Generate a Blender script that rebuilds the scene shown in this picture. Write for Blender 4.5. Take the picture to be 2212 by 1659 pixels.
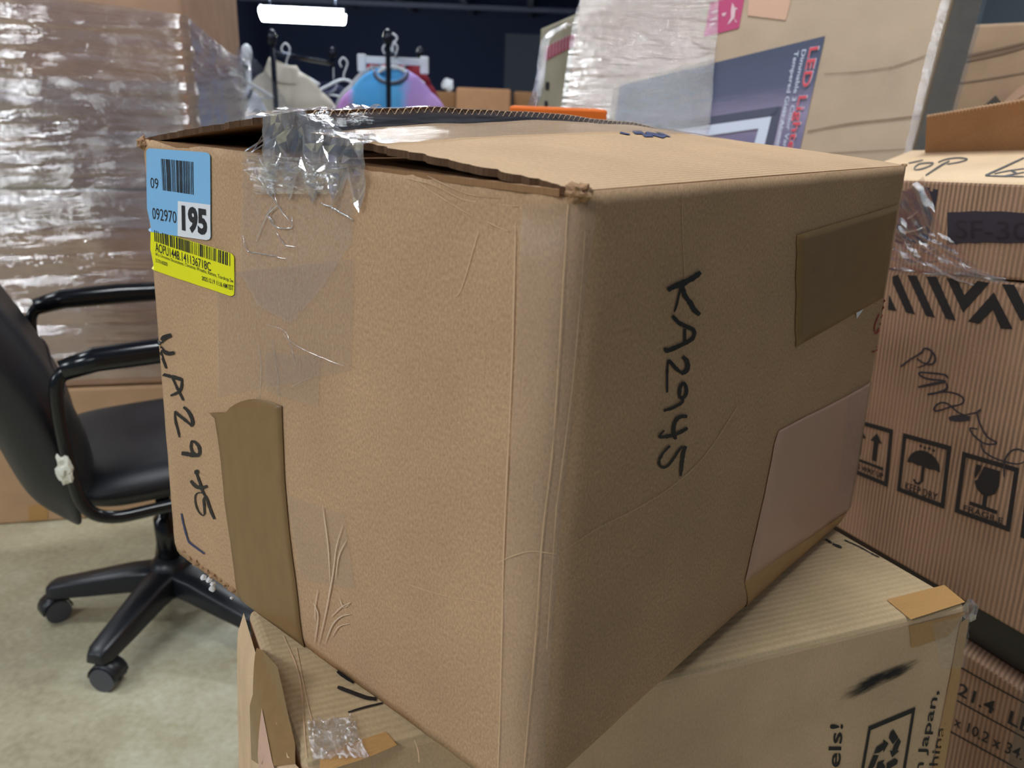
import bpy, bmesh, math, random
import numpy as np
from mathutils import Vector, Matrix, noise
random.seed(7)
for o in list(bpy.data.objects): bpy.data.objects.remove(o)
SC = bpy.context.scene
COL = SC.collection

# ------------------------------------------------------------------ camera
FPX, CX, CY, CAMH = 1700.0, 1106.0, 829.5, 1.30
PITCH, ROLL = math.radians(19.8), math.radians(2.3)
_f = Vector((0, math.cos(PITCH), -math.sin(PITCH))); _u = Vector((0, math.sin(PITCH), math.cos(PITCH))); _r = Vector((1, 0, 0))
CR = _r*math.cos(ROLL)+_u*math.sin(ROLL); CU = _u*math.cos(ROLL)-_r*math.sin(ROLL); CF = _f
CAM = Vector((0, 0, CAMH))
cd = bpy.data.cameras.new('camera'); cam = bpy.data.objects.new('camera', cd); COL.objects.link(cam)
cam.matrix_world = Matrix(((CR.x, CU.x, -CF.x, 0), (CR.y, CU.y, -CF.y, 0), (CR.z, CU.z, -CF.z, CAMH), (0, 0, 0, 1)))
cd.sensor_fit = 'HORIZONTAL'; cd.sensor_width = 36.0; cd.lens = 36.0*FPX/2212.0
cd.clip_start = 0.02; cd.clip_end = 200
cd.dof.use_dof = True; cd.dof.focus_distance = 0.66; cd.dof.aperture_fstop = 8.0
SC.camera = cam

# ------------------------------------------------------------------ world and exposure
w = bpy.data.worlds.new('world'); SC.world = w; w.use_nodes = True
bg = w.node_tree.nodes['Background']; bg.inputs[0].default_value = (0.62, 0.72, 1.0, 1); bg.inputs[1].default_value = 0.07
SC.view_settings.view_transform = 'Standard'; SC.view_settings.look = 'None'
SC.view_settings.exposure = 0.38; SC.view_settings.gamma = 1.0; SC.view_settings.use_curve_mapping = False
# ceiling lamps (x, y, z, rotation, length, strength); the lamp builder below makes them
LAMPS = [(-2.3, -1.5, 3.3, 0.2, 1.3, 54, 'outermost white ceiling lamp, behind and left of the camera'), (-2.9, 1.5, 3.3, 0.2, 1.3, 34, 'white ceiling lamp above the wrapped pile on the left'),
         (0.35, 1.15, 3.3, 0.2, 1.3, 33, 'white ceiling lamp straight above the foreground box'), (0.3, -3.0, 3.3, 0.2, 1.3, 17, 'white ceiling lamp straight behind the camera'),
         (-1.0, 5.3, 3.3, 0.2, 1.3, 46, 'white ceiling lamp above the garment racks'), (2.4, 4.8, 3.3, 0.2, 1.3, 30, 'white ceiling lamp beyond the tall wrapped carton'),
         (-7.5, -1.9, 3.3, -1.11, 1.8, 80, 'white ceiling lamp near the far left wall')]

# ------------------------------------------------------------------ geometry helpers
def ray(x, y): return CR*((x-CX)/FPX)-CU*((y-CY)/FPX)+CF
def onz(x, y, z):
    v = ray(x, y); return CAM+v*((z-CAMH)/v.z)
def ony(x, y, Y):
    v = ray(x, y); return CAM+v*(Y/v.y)
def at(x, y, d): return CAM+ray(x, y)*d
def proj(P):
    d = P-CAM; z = d.dot(CF); return (CX+FPX*d.dot(CR)/z, CY-FPX*d.dot(CU)/z)
def para(q, scale):
    """3-D parallelogram whose corners are seen at the four given points, mean depth = scale"""
    r = np.array([tuple(ray(*p)) for p in q]); A = np.array([r[0], -r[1], r[2], -r[3]]).T
    k = np.linalg.svd(A)[2][3]; k = k/k.mean()*scale
    return [CAM+Vector(r[i])*float(k[i]) for i in range(4)]

def srgb(r, g, b):
    f = lambda c: c/12.92 if c <= 0.04045 else ((c+0.055)/1.055)**2.4
    return (f(r/255), f(g/255), f(b/255), 1)

def tag(o, label=None, cat=None, group=None, kind=None):
    for k, v in (('label', label), ('category', cat), ('group', group), ('kind', kind)):
        if v: o[k] = v
    return o
def thing(name, label, cat, loc=(0, 0, 0), rz=0, group=None):
    o = bpy.data.objects.new(name, None); COL.objects.link(o); o.empty_display_size = 0.05
    o.location = loc; o.rotation_euler = (0, 0, rz)
    return tag(o, label, cat, group)
def mk(name, verts, faces, mat, parent=None, smooth=False, uvs=None, local=False, mats=None, fmat=None):
    me = bpy.data.meshes.new(name)
    me.from_pydata([tuple(v) for v in verts], [], faces); me.update()
    if uvs is not None:
        l = me.uv_layers.new(name='UVMap')
        for lp in me.loops: l.data[lp.index].uv = uvs[lp.vertex_index]
    if smooth: me.polygons.foreach_set('use_smooth', [True]*len(me.polygons))
    for m in (mats or [mat]): me.materials.append(m)
    if fmat: me.polygons.foreach_set('material_index', fmat)
    o = bpy.data.objects.new(name, me); COL.objects.link(o)
    if parent:
        o.parent = parent
        if parent.type == 'EMPTY' and not local: o.matrix_parent_inverse = Matrix.Translation(-parent.location)
    return o
def bevel(o, wd, seg=2, ang=0.6):
    m = o.modifiers.new('bevel', 'BEVEL'); m.width = wd; m.segments = seg; m.limit_method = 'ANGLE'; m.angle_limit = ang
    return o
def solid(o, t, off=-1):
    m = o.modifiers.new('solid', 'SOLIDIFY'); m.thickness = t; m.offset = off; return o
def grid(nu, nv): return [(j*(nu+1)+i, j*(nu+1)+i+1, (j+1)*(nu+1)+i+1, (j+1)*(nu+1)+i) for j in range(nv) for i in range(nu)]
def box_vf(x0, x1, y0, y1, z0, z1):
    v = [(x, y, z) for z in (z0, z1) for y in (y0, y1) for x in (x0, x1)]
    return v, [(0, 2, 3, 1), (4, 5, 7, 6), (0, 1, 5, 4), (2, 6, 7, 3), (0, 4, 6, 2), (1, 3, 7, 5)]
def bx(name, x0, x1, y0, y1, z0, z1, mat, parent=None, bv=0.0, local=True):
    v, f = box_vf(x0, x1, y0, y1, z0, z1); o = mk(name, v, f, mat, parent, local=local)
    if bv: bevel(o, bv)
    return o
def catmull(P, n=6, closed=False):
    P = [Vector(p) for p in P]; out = []; N = len(P)
    if N < 3: return [P[0].lerp(P[1], i/n) for i in range(n+1)]
    for i in range(N-1):
        a = P[max(i-1, 0)]; b = P[i]; c = P[i+1]; d = P[min(i+2, N-1)]
        for k in range(n):
            t = k/n
            out.append(0.5*((2*b)+(c-a)*t+(2*a-5*b+4*c-d)*t*t+(3*b-a-3*c+d)*t**3))
    out.append(P[-1]); return out
def tube_vf(path, r, seg=10, caps=True):
    path = [Vector(p) for p in path]; V = []; F = []; n = len(path); up = None
    rr = r if callable(r) else (lambda t: r)
    for i, p in enumerate(path):
        d = (path[min(i+1, n-1)]-path[max(i-1, 0)]).normalized()
        if up is None: up = d.orthogonal().normalized()
        up = (up-d*up.dot(d)).normalized(); s = d.cross(up)
        for k in range(seg):
            a = 2*math.pi*k/seg; V.append(p+(up*math.cos(a)+s*math.sin(a))*rr(i/(n-1)))
    for i in range(n-1):
        for k in range(seg):
            F.append((i*seg+k, i*seg+(k+1) % seg, (i+1)*seg+(k+1) % seg, (i+1)*seg+k))
    if caps: F.append(tuple(range(seg))[::-1]); F.append(tuple((n-1)*seg+k for k in range(seg)))
    return V, F
def tube(name, path, r, mat, parent=None, seg=10, local=True, smooth=True):
    V, F = tube_vf(path, r, seg); return mk(name, V, F, mat, parent, smooth=smooth, local=local)
def lathe(name, prof, mat, parent=None, seg=20, c=(0, 0, 0), axis='z', local=True):
    V = []; F = []
    for (r, z) in prof:
        for k in range(seg):
            a = 2*math.pi*k/seg; p = (r*math.cos(a), r*math.sin(a), z)
            if axis == 'y': p = (p[0], p[2], p[1])
            if axis == 'x': p = (p[2], p[0], p[1])
            V.append((p[0]+c[0], p[1]+c[1], p[2]+c[2]))
    n = len(prof)
    for i in range(n-1):
        for k in range(seg): F.append((i*seg+k, i*seg+(k+1) % seg, (i+1)*seg+(k+1) % seg, (i+1)*seg+k))
    F.append(tuple(range(seg))[::-1]); F.append(tuple((n-1)*seg+k for k in range(seg)))
    return mk(name, V, F, mat, parent, smooth=True, local=local)

# ------------------------------------------------------------------ materials
def newmat(name):
    m = bpy.data.materials.new(name); m.use_nodes = True; nt = m.node_tree
    return m, nt, nt.nodes['Principled BSDF']
def N(nt, t, **kw):
    n = nt.nodes.new(t)
    for k, v in kw.items():
        if isinstance(k, str) and hasattr(n, k): setattr(n, k, v)
        else: n.inputs[k].default_value = v
    return n
def plain(name, col, rough=0.6, metal=0.0, bump=0.0, bscale=200, coat=0.0, spec=0.5):
    m, nt, b = newmat(name); b.inputs['Base Color'].default_value = col; b.inputs['Roughness'].default_value = rough
    b.inputs['Metallic'].default_value = metal; b.inputs['Coat Weight'].default_value = coat; b.inputs['Specular IOR Level'].default_value = spec
    if bump:
        tc = N(nt, 'ShaderNodeTexCoord'); t = N(nt, 'ShaderNodeTexNoise'); t.inputs['Scale'].default_value = bscale; t.inputs['Detail'].default_value = 4
        nt.links.new(tc.outputs['Object'], t.inputs['Vector'])
        bp = N(nt, 'ShaderNodeBump'); bp.inputs['Strength'].default_value = bump; bp.inputs['Distance'].default_value = 0.002
        nt.links.new(t.outputs[0], bp.inputs['Height']); nt.links.new(bp.outputs[0], b.inputs['Normal'])
    return m
def card(name, col, var=0.22, stripe=0.0, sfreq=145.0, rough=0.82, fib=420.0, dirt=0.25, sdir=0, coat=0.0):
    """corrugated board: fibre mottling, faint flute stripes, scuffs"""
    m, nt, b = newmat(name); L = nt.links.new
    b.inputs['Roughness'].default_value = rough; b.inputs['Specular IOR Level'].default_value = 0.25; b.inputs['Coat Weight'].default_value = coat
    b.inputs['Coat Roughness'].default_value = 0.25
    uv = N(nt, 'ShaderNodeTexCoord')
    mp = N(nt, 'ShaderNodeMapping'); mp.inputs['Scale'].default_value = (1, 0.55, 1); L(uv.outputs['UV'], mp.inputs[0])
    n1 = N(nt, 'ShaderNodeTexNoise'); n1.inputs['Scale'].default_value = fib; n1.inputs['Detail'].default_value = 5; n1.inputs['Roughness'].default_value = 0.65
    L(mp.outputs[0], n1.inputs['Vector'])
    n2 = N(nt, 'ShaderNodeTexNoise'); n2.inputs['Scale'].default_value = 9; n2.inputs['Detail'].default_value = 6; L(uv.outputs['UV'], n2.inputs['Vector'])
    r1 = N(nt, 'ShaderNodeMapRange'); r1.inputs[1].default_value = 0.3; r1.inputs[2].default_value = 0.7; r1.inputs[3].default_value = 1-var; r1.inputs[4].default_value = 1+var
    L(n1.outputs[0], r1.inputs[0])
    r2 = N(nt, 'ShaderNodeMapRange'); r2.inputs[1].default_value = 0.3; r2.inputs[2].default_value = 0.75; r2.inputs[3].default_value = 1.06; r2.inputs[4].default_value = 1-dirt*0.5
    L(n2.outputs[0], r2.inputs[0])
    mu = N(nt, 'ShaderNodeMath', operation='MULTIPLY'); L(r1.outputs[0], mu.inputs[0]); L(r2.outputs[0], mu.inputs[1]); fac = mu
    bph = n1
    if stripe:
        sp = N(nt, 'ShaderNodeSeparateXYZ'); L(uv.outputs['UV'], sp.inputs[0])
        wv = N(nt, 'ShaderNodeTexWave'); wv.inputs['Scale'].default_value = sfreq/ (2*math.pi) ; wv.inputs['Distortion'].default_value = 0.6; wv.inputs['Detail'].default_value = 2
        wv.bands_direction = 'X' if sdir == 0 else 'Y'; L(uv.outputs['UV'], wv.inputs['Vector'])
        n3 = N(nt, 'ShaderNodeTexNoise'); n3.inputs['Scale'].default_value = 6; L(uv.outputs['UV'], n3.inputs['Vector'])
        sm = N(nt, 'ShaderNodeMath', operation='MULTIPLY'); L(wv.outputs[1], sm.inputs[0]); L(n3.outputs[0], sm.inputs[1])
        r3 = N(nt, 'ShaderNodeMapRange'); r3.inputs[1].default_value = 0; r3.inputs[2].default_value = 0.6; r3.inputs[3].default_value = 1+stripe*0.3; r3.inputs[4].default_value = 1-stripe
        L(sm.outputs[0], r3.inputs[0])
        mu2 = N(nt, 'ShaderNodeMath', operation='MULTIPLY'); L(fac.outputs[0], mu2.inputs[0]); L(r3.outputs[0], mu2.inputs[1]); fac = mu2; bph = None
        bp = N(nt, 'ShaderNodeBump'); bp.inputs['Strength'].default_value = 0.35; bp.inputs['Distance'].default_value = 0.001; L(wv.outputs[1], bp.inputs['Height']); L(bp.outputs[0], b.inputs['Normal'])
    if bph:
        bp = N(nt, 'ShaderNodeBump'); bp.inputs['Strength'].default_value = 0.06; bp.inputs['Distance'].default_value = 0.001; L(n1.outputs[0], bp.inputs['Height']); L(bp.outputs[0], b.inputs['Normal'])
    vm = N(nt, 'ShaderNodeVectorMath', operation='SCALE'); vm.inputs[0].default_value = col[:3]; L(fac.outputs[0], vm.inputs['Scale'])
    L(vm.outputs[0], b.inputs['Base Color'])
    return m
def film(name, tint=(0.97, 0.97, 0.98), haze=0.08, rough=0.1, refl=0.10, bump=0.5, bs=(30, 160, 30), dist=0.004, hazecol=(0.8, 0.82, 0.88)):
    """thin clear plastic: mostly see-through, sharp wrinkled reflections, a little haze"""
    m = bpy.data.materials.new(name); m.use_nodes = True; nt = m.node_tree; L = nt.links.new
    nt.nodes.remove(nt.nodes['Principled BSDF']); out = nt.nodes['Material Output']
    tr = N(nt, 'ShaderNodeBsdfTransparent'); tr.inputs[0].default_value = (*tint, 1)
    gl = N(nt, 'ShaderNodeBsdfGlossy'); gl.inputs['Roughness'].default_value = rough; gl.inputs[0].default_value = (1, 1, 1, 1)
    df = N(nt, 'ShaderNodeBsdfDiffuse'); df.inputs[0].default_value = (*hazecol, 1)
    tc = N(nt, 'ShaderNodeTexCoord'); mp = N(nt, 'ShaderNodeMapping'); mp.inputs['Scale'].default_value = bs; L(tc.outputs['UV'], mp.inputs[0])
    ns = N(nt, 'ShaderNodeTexNoise'); ns.inputs['Scale'].default_value = 1; ns.inputs['Detail'].default_value = 5; ns.inputs['Roughness'].default_value = 0.6; L(mp.outputs[0], ns.inputs['Vector'])
    bp = N(nt, 'ShaderNodeBump'); bp.inputs['Strength'].default_value = bump; bp.inputs['Distance'].default_value = dist; L(ns.outputs[0], bp.inputs['Height'])
    L(bp.outputs[0], gl.inputs['Normal'])
    lw = N(nt, 'ShaderNodeLayerWeight'); lw.inputs[0].default_value = 0.5; L(bp.outputs[0], lw.inputs['Normal'])
    pw = N(nt, 'ShaderNodeMath', operation='POWER'); L(lw.outputs['Facing'], pw.inputs[0]); pw.inputs[1].default_value = 4.0
    ad = N(nt, 'ShaderNodeMath', operation='MULTIPLY_ADD'); L(pw.outputs[0], ad.inputs[0]); ad.inputs[1].default_value = 0.35; ad.inputs[2].default_value = refl; ad.use_clamp = True
    r = N(nt, 'ShaderNodeMapRange'); r.inputs[1].default_value = 0.42; r.inputs[2].default_value = 0.75; r.inputs[3].default_value = haze*0.5; r.inputs[4].default_value = haze*1.8; L(ns.outputs[0], r.inputs[0])
    m1 = N(nt, 'ShaderNodeMixShader'); L(r.outputs[0], m1.inputs[0]); L(tr.outputs[0], m1.inputs[1]); L(df.outputs[0], m1.inputs[2])
    m2 = N(nt, 'ShaderNodeMixShader'); L(ad.outputs[0], m2.inputs[0]); L(m1.outputs[0], m2.inputs[1]); L(gl.outputs[0], m2.inputs[2])
    L(m2.outputs[0], out.inputs[0]); return m
def emit(name, col, s):
    m, nt, b = newmat(name); b.inputs['Base Color'].default_value = (0.9, 0.9, 0.9, 1)
    b.inputs['Emission Color'].default_value = col; b.inputs['Emission Strength'].default_value = s; return m

M = dict(
    kraft=card('kraft_board', srgb(189, 154, 119), var=0.24, fib=620),
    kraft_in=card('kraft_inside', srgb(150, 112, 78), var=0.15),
    kraft_top=card('kraft_top', srgb(194, 161, 125), var=0.10, stripe=0.14, sfreq=420, sdir=0),
    edge=card('board_edge', srgb(96, 70, 50), var=0.35, fib=900),
    low=card('lower_carton', srgb(214, 182, 146), var=0.10, dirt=0.45),
    low_top=card('lower_carton_top', srgb(196, 170, 132), var=0.10, stripe=0.12, sfreq=280, sdir=1, dirt=0.5),
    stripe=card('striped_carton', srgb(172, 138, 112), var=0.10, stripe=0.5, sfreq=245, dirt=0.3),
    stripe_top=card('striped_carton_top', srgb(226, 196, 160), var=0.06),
    big=card('large_carton', srgb(192, 170, 146), var=0.06, dirt=0.25),
    pale=card('pale_carton', srgb(188, 158, 130), var=0.08, dirt=0.3),
    pinkish=card('pinkish_carton', srgb(182, 146, 122), var=0.07, dirt=0.3),
    far=card('far_carton', srgb(176, 132, 98), var=0.08),
    btape=card('brown_tape', srgb(138, 108, 70), var=0.07, rough=0.42, dirt=0.2, coat=0.15),
    amber=card('amber_tape', srgb(186, 142, 88), var=0.08, rough=0.35, dirt=0.3, coat=0.3),
    peach=plain('peach_label', srgb(200, 160, 138), 0.36, bump=0.15, bscale=60),
    worn=plain('worn_fibre', srgb(208, 174, 138), 0.85, bump=.3, bscale=300),
    rag=plain('ragged_board', srgb(168, 130, 96), 0.9, bump=.5, bscale=400),
    ink=plain('black_ink', srgb(26, 22, 24), 0.5), print=plain('black_print', srgb(30, 28, 30), 0.7),
    marker=plain('faded_marker', srgb(50, 46, 56), 0.55), greyink=plain('grey_ink', srgb(84, 82, 84), 0.7), blueink=plain('blue_ink', srgb(44, 50, 92), 0.5),
    redink=plain('red_ink', srgb(170, 40, 40), 0.6), bluep=plain('navy_print', srgb(36, 50, 96), 0.6),
    label_blue=plain('blue_sticker', srgb(138, 194, 238), 0.4), label_yel=plain('yellow_sticker', srgb(244, 240, 24), 0.4), white=plain('white_paper', srgb(236, 238, 242), 0.45),
    tape=film('clear_tape', haze=0.07, rough=0.2, refl=0.035, bump=0.08, bs=(60, 25, 10), dist=0.001),
    tape_old=film('old_clear_tape', tint=(0.96, 0.94, 0.92), haze=0.12, rough=0.32, refl=0.04, bump=0.3, bs=(90, 12, 10), dist=0.001, hazecol=(0.72, 0.62, 0.54)),
    crumple=film('crumpled_tape', haze=0.05, rough=0.05, refl=0.34, bump=0.3, bs=(60, 60, 40), dist=0.002, hazecol=(0.85, 0.85, 0.9)),
    seam=film('seam_tape', haze=0.05, rough=0.10, refl=0.12, bump=0.35, bs=(120, 9, 10), dist=0.003),
    milky=film('milky_tape', haze=0.24, rough=0.07, refl=0.30, bump=0.3, bs=(60, 60, 40), dist=0.002, hazecol=(0.9, 0.88, 0.86)),
    scratch=plain('pale_scratch', srgb(220, 192, 164), .5),
    fold=film('tape_fold', haze=0.25, rough=0.16, refl=0.55, bump=0.2, bs=(60, 60, 40), dist=0.002, hazecol=(0.95, 0.95, 1.0)),
    wrap=film('stretch_wrap', haze=0.055, rough=0.08, refl=0.26, bump=0.7, bs=(2.6, 30, 10), dist=0.02),
    wrap_r=film('stretch_wrap_taut', haze=0.07, rough=0.09, refl=0.20, bump=0.7, bs=(1.6, 15, 10), dist=0.010),
    leather=plain('black_leather', srgb(30, 31, 36), 0.42, bump=0.25, bscale=260), plastic=plain('black_plastic', srgb(26, 28, 34), 0.38, bump=0.1),
    gloss=plain('black_gloss', srgb(18, 20, 24), 0.2), castg=plain('caster_grey', srgb(74, 76, 84), 0.35),
    metal=plain('dark_chrome', srgb(70, 76, 90), 0.25, metal=0.9), post=plain('rack_post', srgb(34, 38, 50), 0.25, metal=0.5),
    hanger=plain('hanger_white', srgb(225, 230, 238), 0.3), orange=plain('orange_plastic', srgb(232, 112, 28), 0.45),
    red=plain('crimson_print', srgb(178, 66, 92), 0.5), pink=plain('magenta_label', srgb(190, 62, 112), 0.45), ltpink=plain('pale_pink_print', srgb(224, 190, 196), 0.5),
    redprint=plain('red_print', srgb(220, 70, 84), 0.5), lav=plain('lavender_print', srgb(168, 162, 186), 0.5), panelw=plain('pale_print', srgb(214, 222, 240), 0.5), slate=plain('slate_print', srgb(74, 78, 100), 0.5),
    tee=plain('cream_knit', srgb(206, 198, 184), 0.9, bump=0.4, bscale=150), navy=plain('navy_cloth', srgb(26, 34, 70), 0.9), grey=plain('grey_cloth', srgb(170, 172, 178), 0.9), wcloth=plain('white_cloth', srgb(214, 220, 236), 0.9), rcloth=plain('red_cloth', srgb(130, 22, 40), 0.9),
    ceil=plain('ceiling_navy', srgb(58, 76, 122), 0.9), beam=plain('beam_dark', srgb(104, 112, 136), 0.8), wall=plain('wall_bluegrey', srgb(120, 134, 146), 0.85, bump=0.1, bscale=30), wallfar=plain('wall_far', srgb(52, 64, 96), 0.9), part=plain('partition_grey', srgb(92, 102, 114), 0.85),
    housing=plain('lamp_housing', srgb(150, 154, 160), 0.6), foam=plain('white_foam', srgb(238, 238, 240), 0.8), tissue=plain('white_tissue', srgb(230, 228, 214), 0.8), blackp=plain('black_plastic_sheet', srgb(14, 13, 15), 0.4),
    tote=plain('grey_pallet', srgb(120, 100, 80), 0.8))

def concrete():
    m, nt, b = newmat('concrete'); L = nt.links.new; tc = N(nt, 'ShaderNodeTexCoord')
    n1 = N(nt, 'ShaderNodeTexNoise'); n1.inputs['Scale'].default_value = 2.2; n1.inputs['Detail'].default_value = 9; n1.inputs['Roughness'].default_value = 0.62; L(tc.outputs['Object'], n1.inputs['Vector'])
    n2 = N(nt, 'ShaderNodeTexNoise'); n2.inputs['Scale'].default_value = 60; n2.inputs['Detail'].default_value = 6; L(tc.outputs['Object'], n2.inputs['Vector'])
    mx = N(nt, 'ShaderNodeMath', operation='MULTIPLY_ADD'); mx.inputs[1].default_value = 0.3; L(n2.outputs[0], mx.inputs[0]); L(n1.outputs[0], mx.inputs[2])
    cr = N(nt, 'ShaderNodeValToRGB'); e = cr.color_ramp.elements; e[0].position = 0.42; e[0].color = srgb(138, 126, 102); e[1].position = 0.86; e[1].color = srgb(204, 202, 180)
    k = e.new(0.64); k.color = srgb(174, 166, 138); L(mx.outputs[0], cr.inputs[0]); L(cr.outputs[0], b.inputs['Base Color'])
    r = N(nt, 'ShaderNodeMapRange'); r.inputs[3].default_value = 0.25; r.inputs[4].default_value = 0.6; L(n1.outputs[0], r.inputs[0]); L(r.outputs[0], b.inputs['Roughness'])
    bp = N(nt, 'ShaderNodeBump'); bp.inputs['Strength'].default_value = 0.15; bp.inputs['Distance'].default_value = 0.003; L(n2.outputs[0], bp.inputs['Height']); L(bp.outputs[0], b.inputs['Normal'])
    return m
def tiedye():
    m, nt, b = newmat('tie_dye'); L = nt.links.new; tc = N(nt, 'ShaderNodeTexCoord'); sp = N(nt, 'ShaderNodeSeparateXYZ'); L(tc.outputs['UV'], sp.inputs[0])
    n = N(nt, 'ShaderNodeTexNoise'); n.inputs['Scale'].default_value = 9; L(tc.outputs['UV'], n.inputs['Vector'])
    ma = N(nt, 'ShaderNodeMath', operation='MULTIPLY_ADD'); ma.inputs[1].default_value = 0.10; L(n.outputs[0], ma.inputs[0]); L(sp.outputs[0], ma.inputs[2])
    cr = N(nt, 'ShaderNodeValToRGB'); e = cr.color_ramp.elements
    e[0].position = 0.0; e[0].color = srgb(200, 140, 210); e[1].position = 1.0; e[1].color = srgb(206, 164, 228)
    for p, c in ((0.18, (202, 150, 222)), (0.25, (98, 178, 232)), (0.45, (82, 170, 238)), (0.60, (96, 180, 240)), (0.67, (190, 156, 226))):
        k = e.new(p); k.color = srgb(*c)
    L(ma.outputs[0], cr.inputs[0]); L(cr.outputs[0], b.inputs['Base Color']); b.inputs['Roughness'].default_value = 0.9
    return m
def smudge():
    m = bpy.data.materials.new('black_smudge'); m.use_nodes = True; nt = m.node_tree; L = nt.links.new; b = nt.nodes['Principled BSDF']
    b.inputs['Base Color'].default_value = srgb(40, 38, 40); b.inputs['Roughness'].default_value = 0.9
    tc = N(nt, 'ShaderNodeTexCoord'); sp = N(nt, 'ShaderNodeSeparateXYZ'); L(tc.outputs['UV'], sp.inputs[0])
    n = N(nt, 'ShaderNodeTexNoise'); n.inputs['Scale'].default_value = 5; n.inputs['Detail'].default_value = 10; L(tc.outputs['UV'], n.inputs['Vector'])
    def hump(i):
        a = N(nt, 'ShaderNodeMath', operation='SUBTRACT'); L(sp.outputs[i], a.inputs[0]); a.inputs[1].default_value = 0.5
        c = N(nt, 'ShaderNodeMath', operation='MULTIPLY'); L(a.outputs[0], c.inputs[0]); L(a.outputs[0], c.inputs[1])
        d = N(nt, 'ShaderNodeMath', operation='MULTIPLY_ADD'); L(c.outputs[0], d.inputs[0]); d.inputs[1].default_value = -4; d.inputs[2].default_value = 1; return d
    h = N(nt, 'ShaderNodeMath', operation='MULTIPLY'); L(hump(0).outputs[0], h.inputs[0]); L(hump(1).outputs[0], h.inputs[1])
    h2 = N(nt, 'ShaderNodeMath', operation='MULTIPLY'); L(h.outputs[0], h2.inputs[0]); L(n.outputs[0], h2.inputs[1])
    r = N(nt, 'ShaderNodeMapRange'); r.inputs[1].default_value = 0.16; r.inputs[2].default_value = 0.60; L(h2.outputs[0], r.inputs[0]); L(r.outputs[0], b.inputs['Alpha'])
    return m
def panel_print():
    m, nt, b = newmat('dark_panel_print'); L = nt.links.new; tc = N(nt, 'ShaderNodeTexCoord'); sp = N(nt, 'ShaderNodeSeparateXYZ'); L(tc.outputs['UV'], sp.inputs[0])
    cr = N(nt, 'ShaderNodeValToRGB'); e = cr.color_ramp.elements; e[0].position = 0.0; e[0].color = srgb(62, 70, 96); e[1].position = 1; e[1].color = srgb(120, 112, 140)
    for p, c in ((0.30, (80, 86, 114)), (0.50, (150, 138, 168)), (0.62, (120, 112, 146))): k = e.new(p); k.color = srgb(*c)
    n = N(nt, 'ShaderNodeTexNoise'); n.inputs['Scale'].default_value = 40; mp = N(nt, 'ShaderNodeMapping'); mp.inputs['Scale'].default_value = (0.15, 3, 1); L(tc.outputs['UV'], mp.inputs[0]); L(mp.outputs[0], n.inputs['Vector'])
    ma = N(nt, 'ShaderNodeMath', operation='MULTIPLY_ADD'); ma.inputs[1].default_value = 0.12; L(n.outputs[0], ma.inputs[0]); L(sp.outputs[1], ma.inputs[2])
    L(ma.outputs[0], cr.inputs[0]); L(cr.outputs[0], b.inputs['Base Color']); b.inputs['Roughness'].default_value = 0.5
    return m
M['concrete'] = concrete(); M['tiedye'] = tiedye(); M['smudge'] = smudge(); M['panel'] = panel_print()

# ------------------------------------------------------------------ surfaces that labels, tape and ink follow
class Surf:
    """P(u,v) on a patch with outward normal; find() gives the (u,v) seen at an image point"""
    def __init__(s, fn, dom=(0, 1, 0, 1), n=24, pad=0.3, padv=0.3, up=False):
        s.fn = fn; s.dom = dom; s.G = []; s.pad = pad; s.padv = padv; s.up = up
        for i in range(n+1):
            for j in range(n+1):
                u = dom[0]+(dom[1]-dom[0])*i/n; v = dom[2]+(dom[3]-dom[2])*j/n
                s.G.append((u, v, *proj(fn(u, v))))
    def normal(s, u, v, e=1e-3):
        a = s.fn(u+e, v)-s.fn(u-e, v); b = s.fn(u, v+e)-s.fn(u, v-e); n = a.cross(b).normalized()
        if s.up: return n if n.z > 0 else -n
        return n if n.dot(CAM-s.fn(u, v)) > 0 else -n
    def find(s, x, y):
        g = min(s.G, key=lambda g: (g[2]-x)**2+(g[3]-y)**2); u, v = g[0], g[1]; e = 2e-4
        for _ in range(12):
            p = proj(s.fn(u, v)); dx, dy = x-p[0], y-p[1]
            if abs(dx)+abs(dy) < 0.02: break
            pu = proj(s.fn(u+e, v)); pv = proj(s.fn(u, v+e))
            a, c = (pu[0]-p[0])/e, (pu[1]-p[1])/e; b, d = (pv[0]-p[0])/e, (pv[1]-p[1])/e; D = a*d-b*c
            if abs(D) < 1e-9: break
            du = (d*dx-b*dy)/D; dv = (a*dy-c*dx)/D; k = min(1, 0.15/(abs(du)+abs(dv)+1e-9)); u = min(max(u+du*k, s.dom[0]-s.pad), s.dom[1]+s.pad); v = min(max(v+dv*k, s.dom[2]-s.padv), s.dom[3]+s.padv)
        return u, v
    def off(s, u, v, h): return s.fn(u, v)+s.normal(u, v)*h
def quad_surf(TL, TR, BR, BL):
    return Surf(lambda u, v: (TL*(1-u)+TR*u)*(1-v)+(BL*(1-u)+BR*u)*v, n=10)
def uvq(S, q, px=True): return [S.find(*p) for p in q] if px else q
def bil(q, a, b):
    return tuple((q[0][i]*(1-a)+q[1][i]*a)*(1-b)+(q[3][i]*(1-a)+q[2][i]*a)*b for i in (0, 1))
def patch(S, name, q, mat, parent, h=0.0006, nu=8, nv=8, wob=0.0, smooth=True, thick=0, px=True):
    """rectangular piece (tape, label) laid on the surface; q = TL,TR,BR,BL"""
    Q = uvq(S, q, px); V = []; U = []
    for j in range(nv+1):
        for i in range(nu+1):
            a, b = i/nu, j/nv; aa = a
            if wob and i in (0, nu): aa += wob*noise.noise(Vector((i*3.1, b*9, q[0][0])))
            u, v = bil(Q, aa, b); V.append(S.off(u, v, h)); U.append((a, b))
    o = mk(name, V, grid(nu, nv), mat, parent, smooth=smooth, uvs=U)
    if thick: solid(o, thick, 0)
    return o
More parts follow.
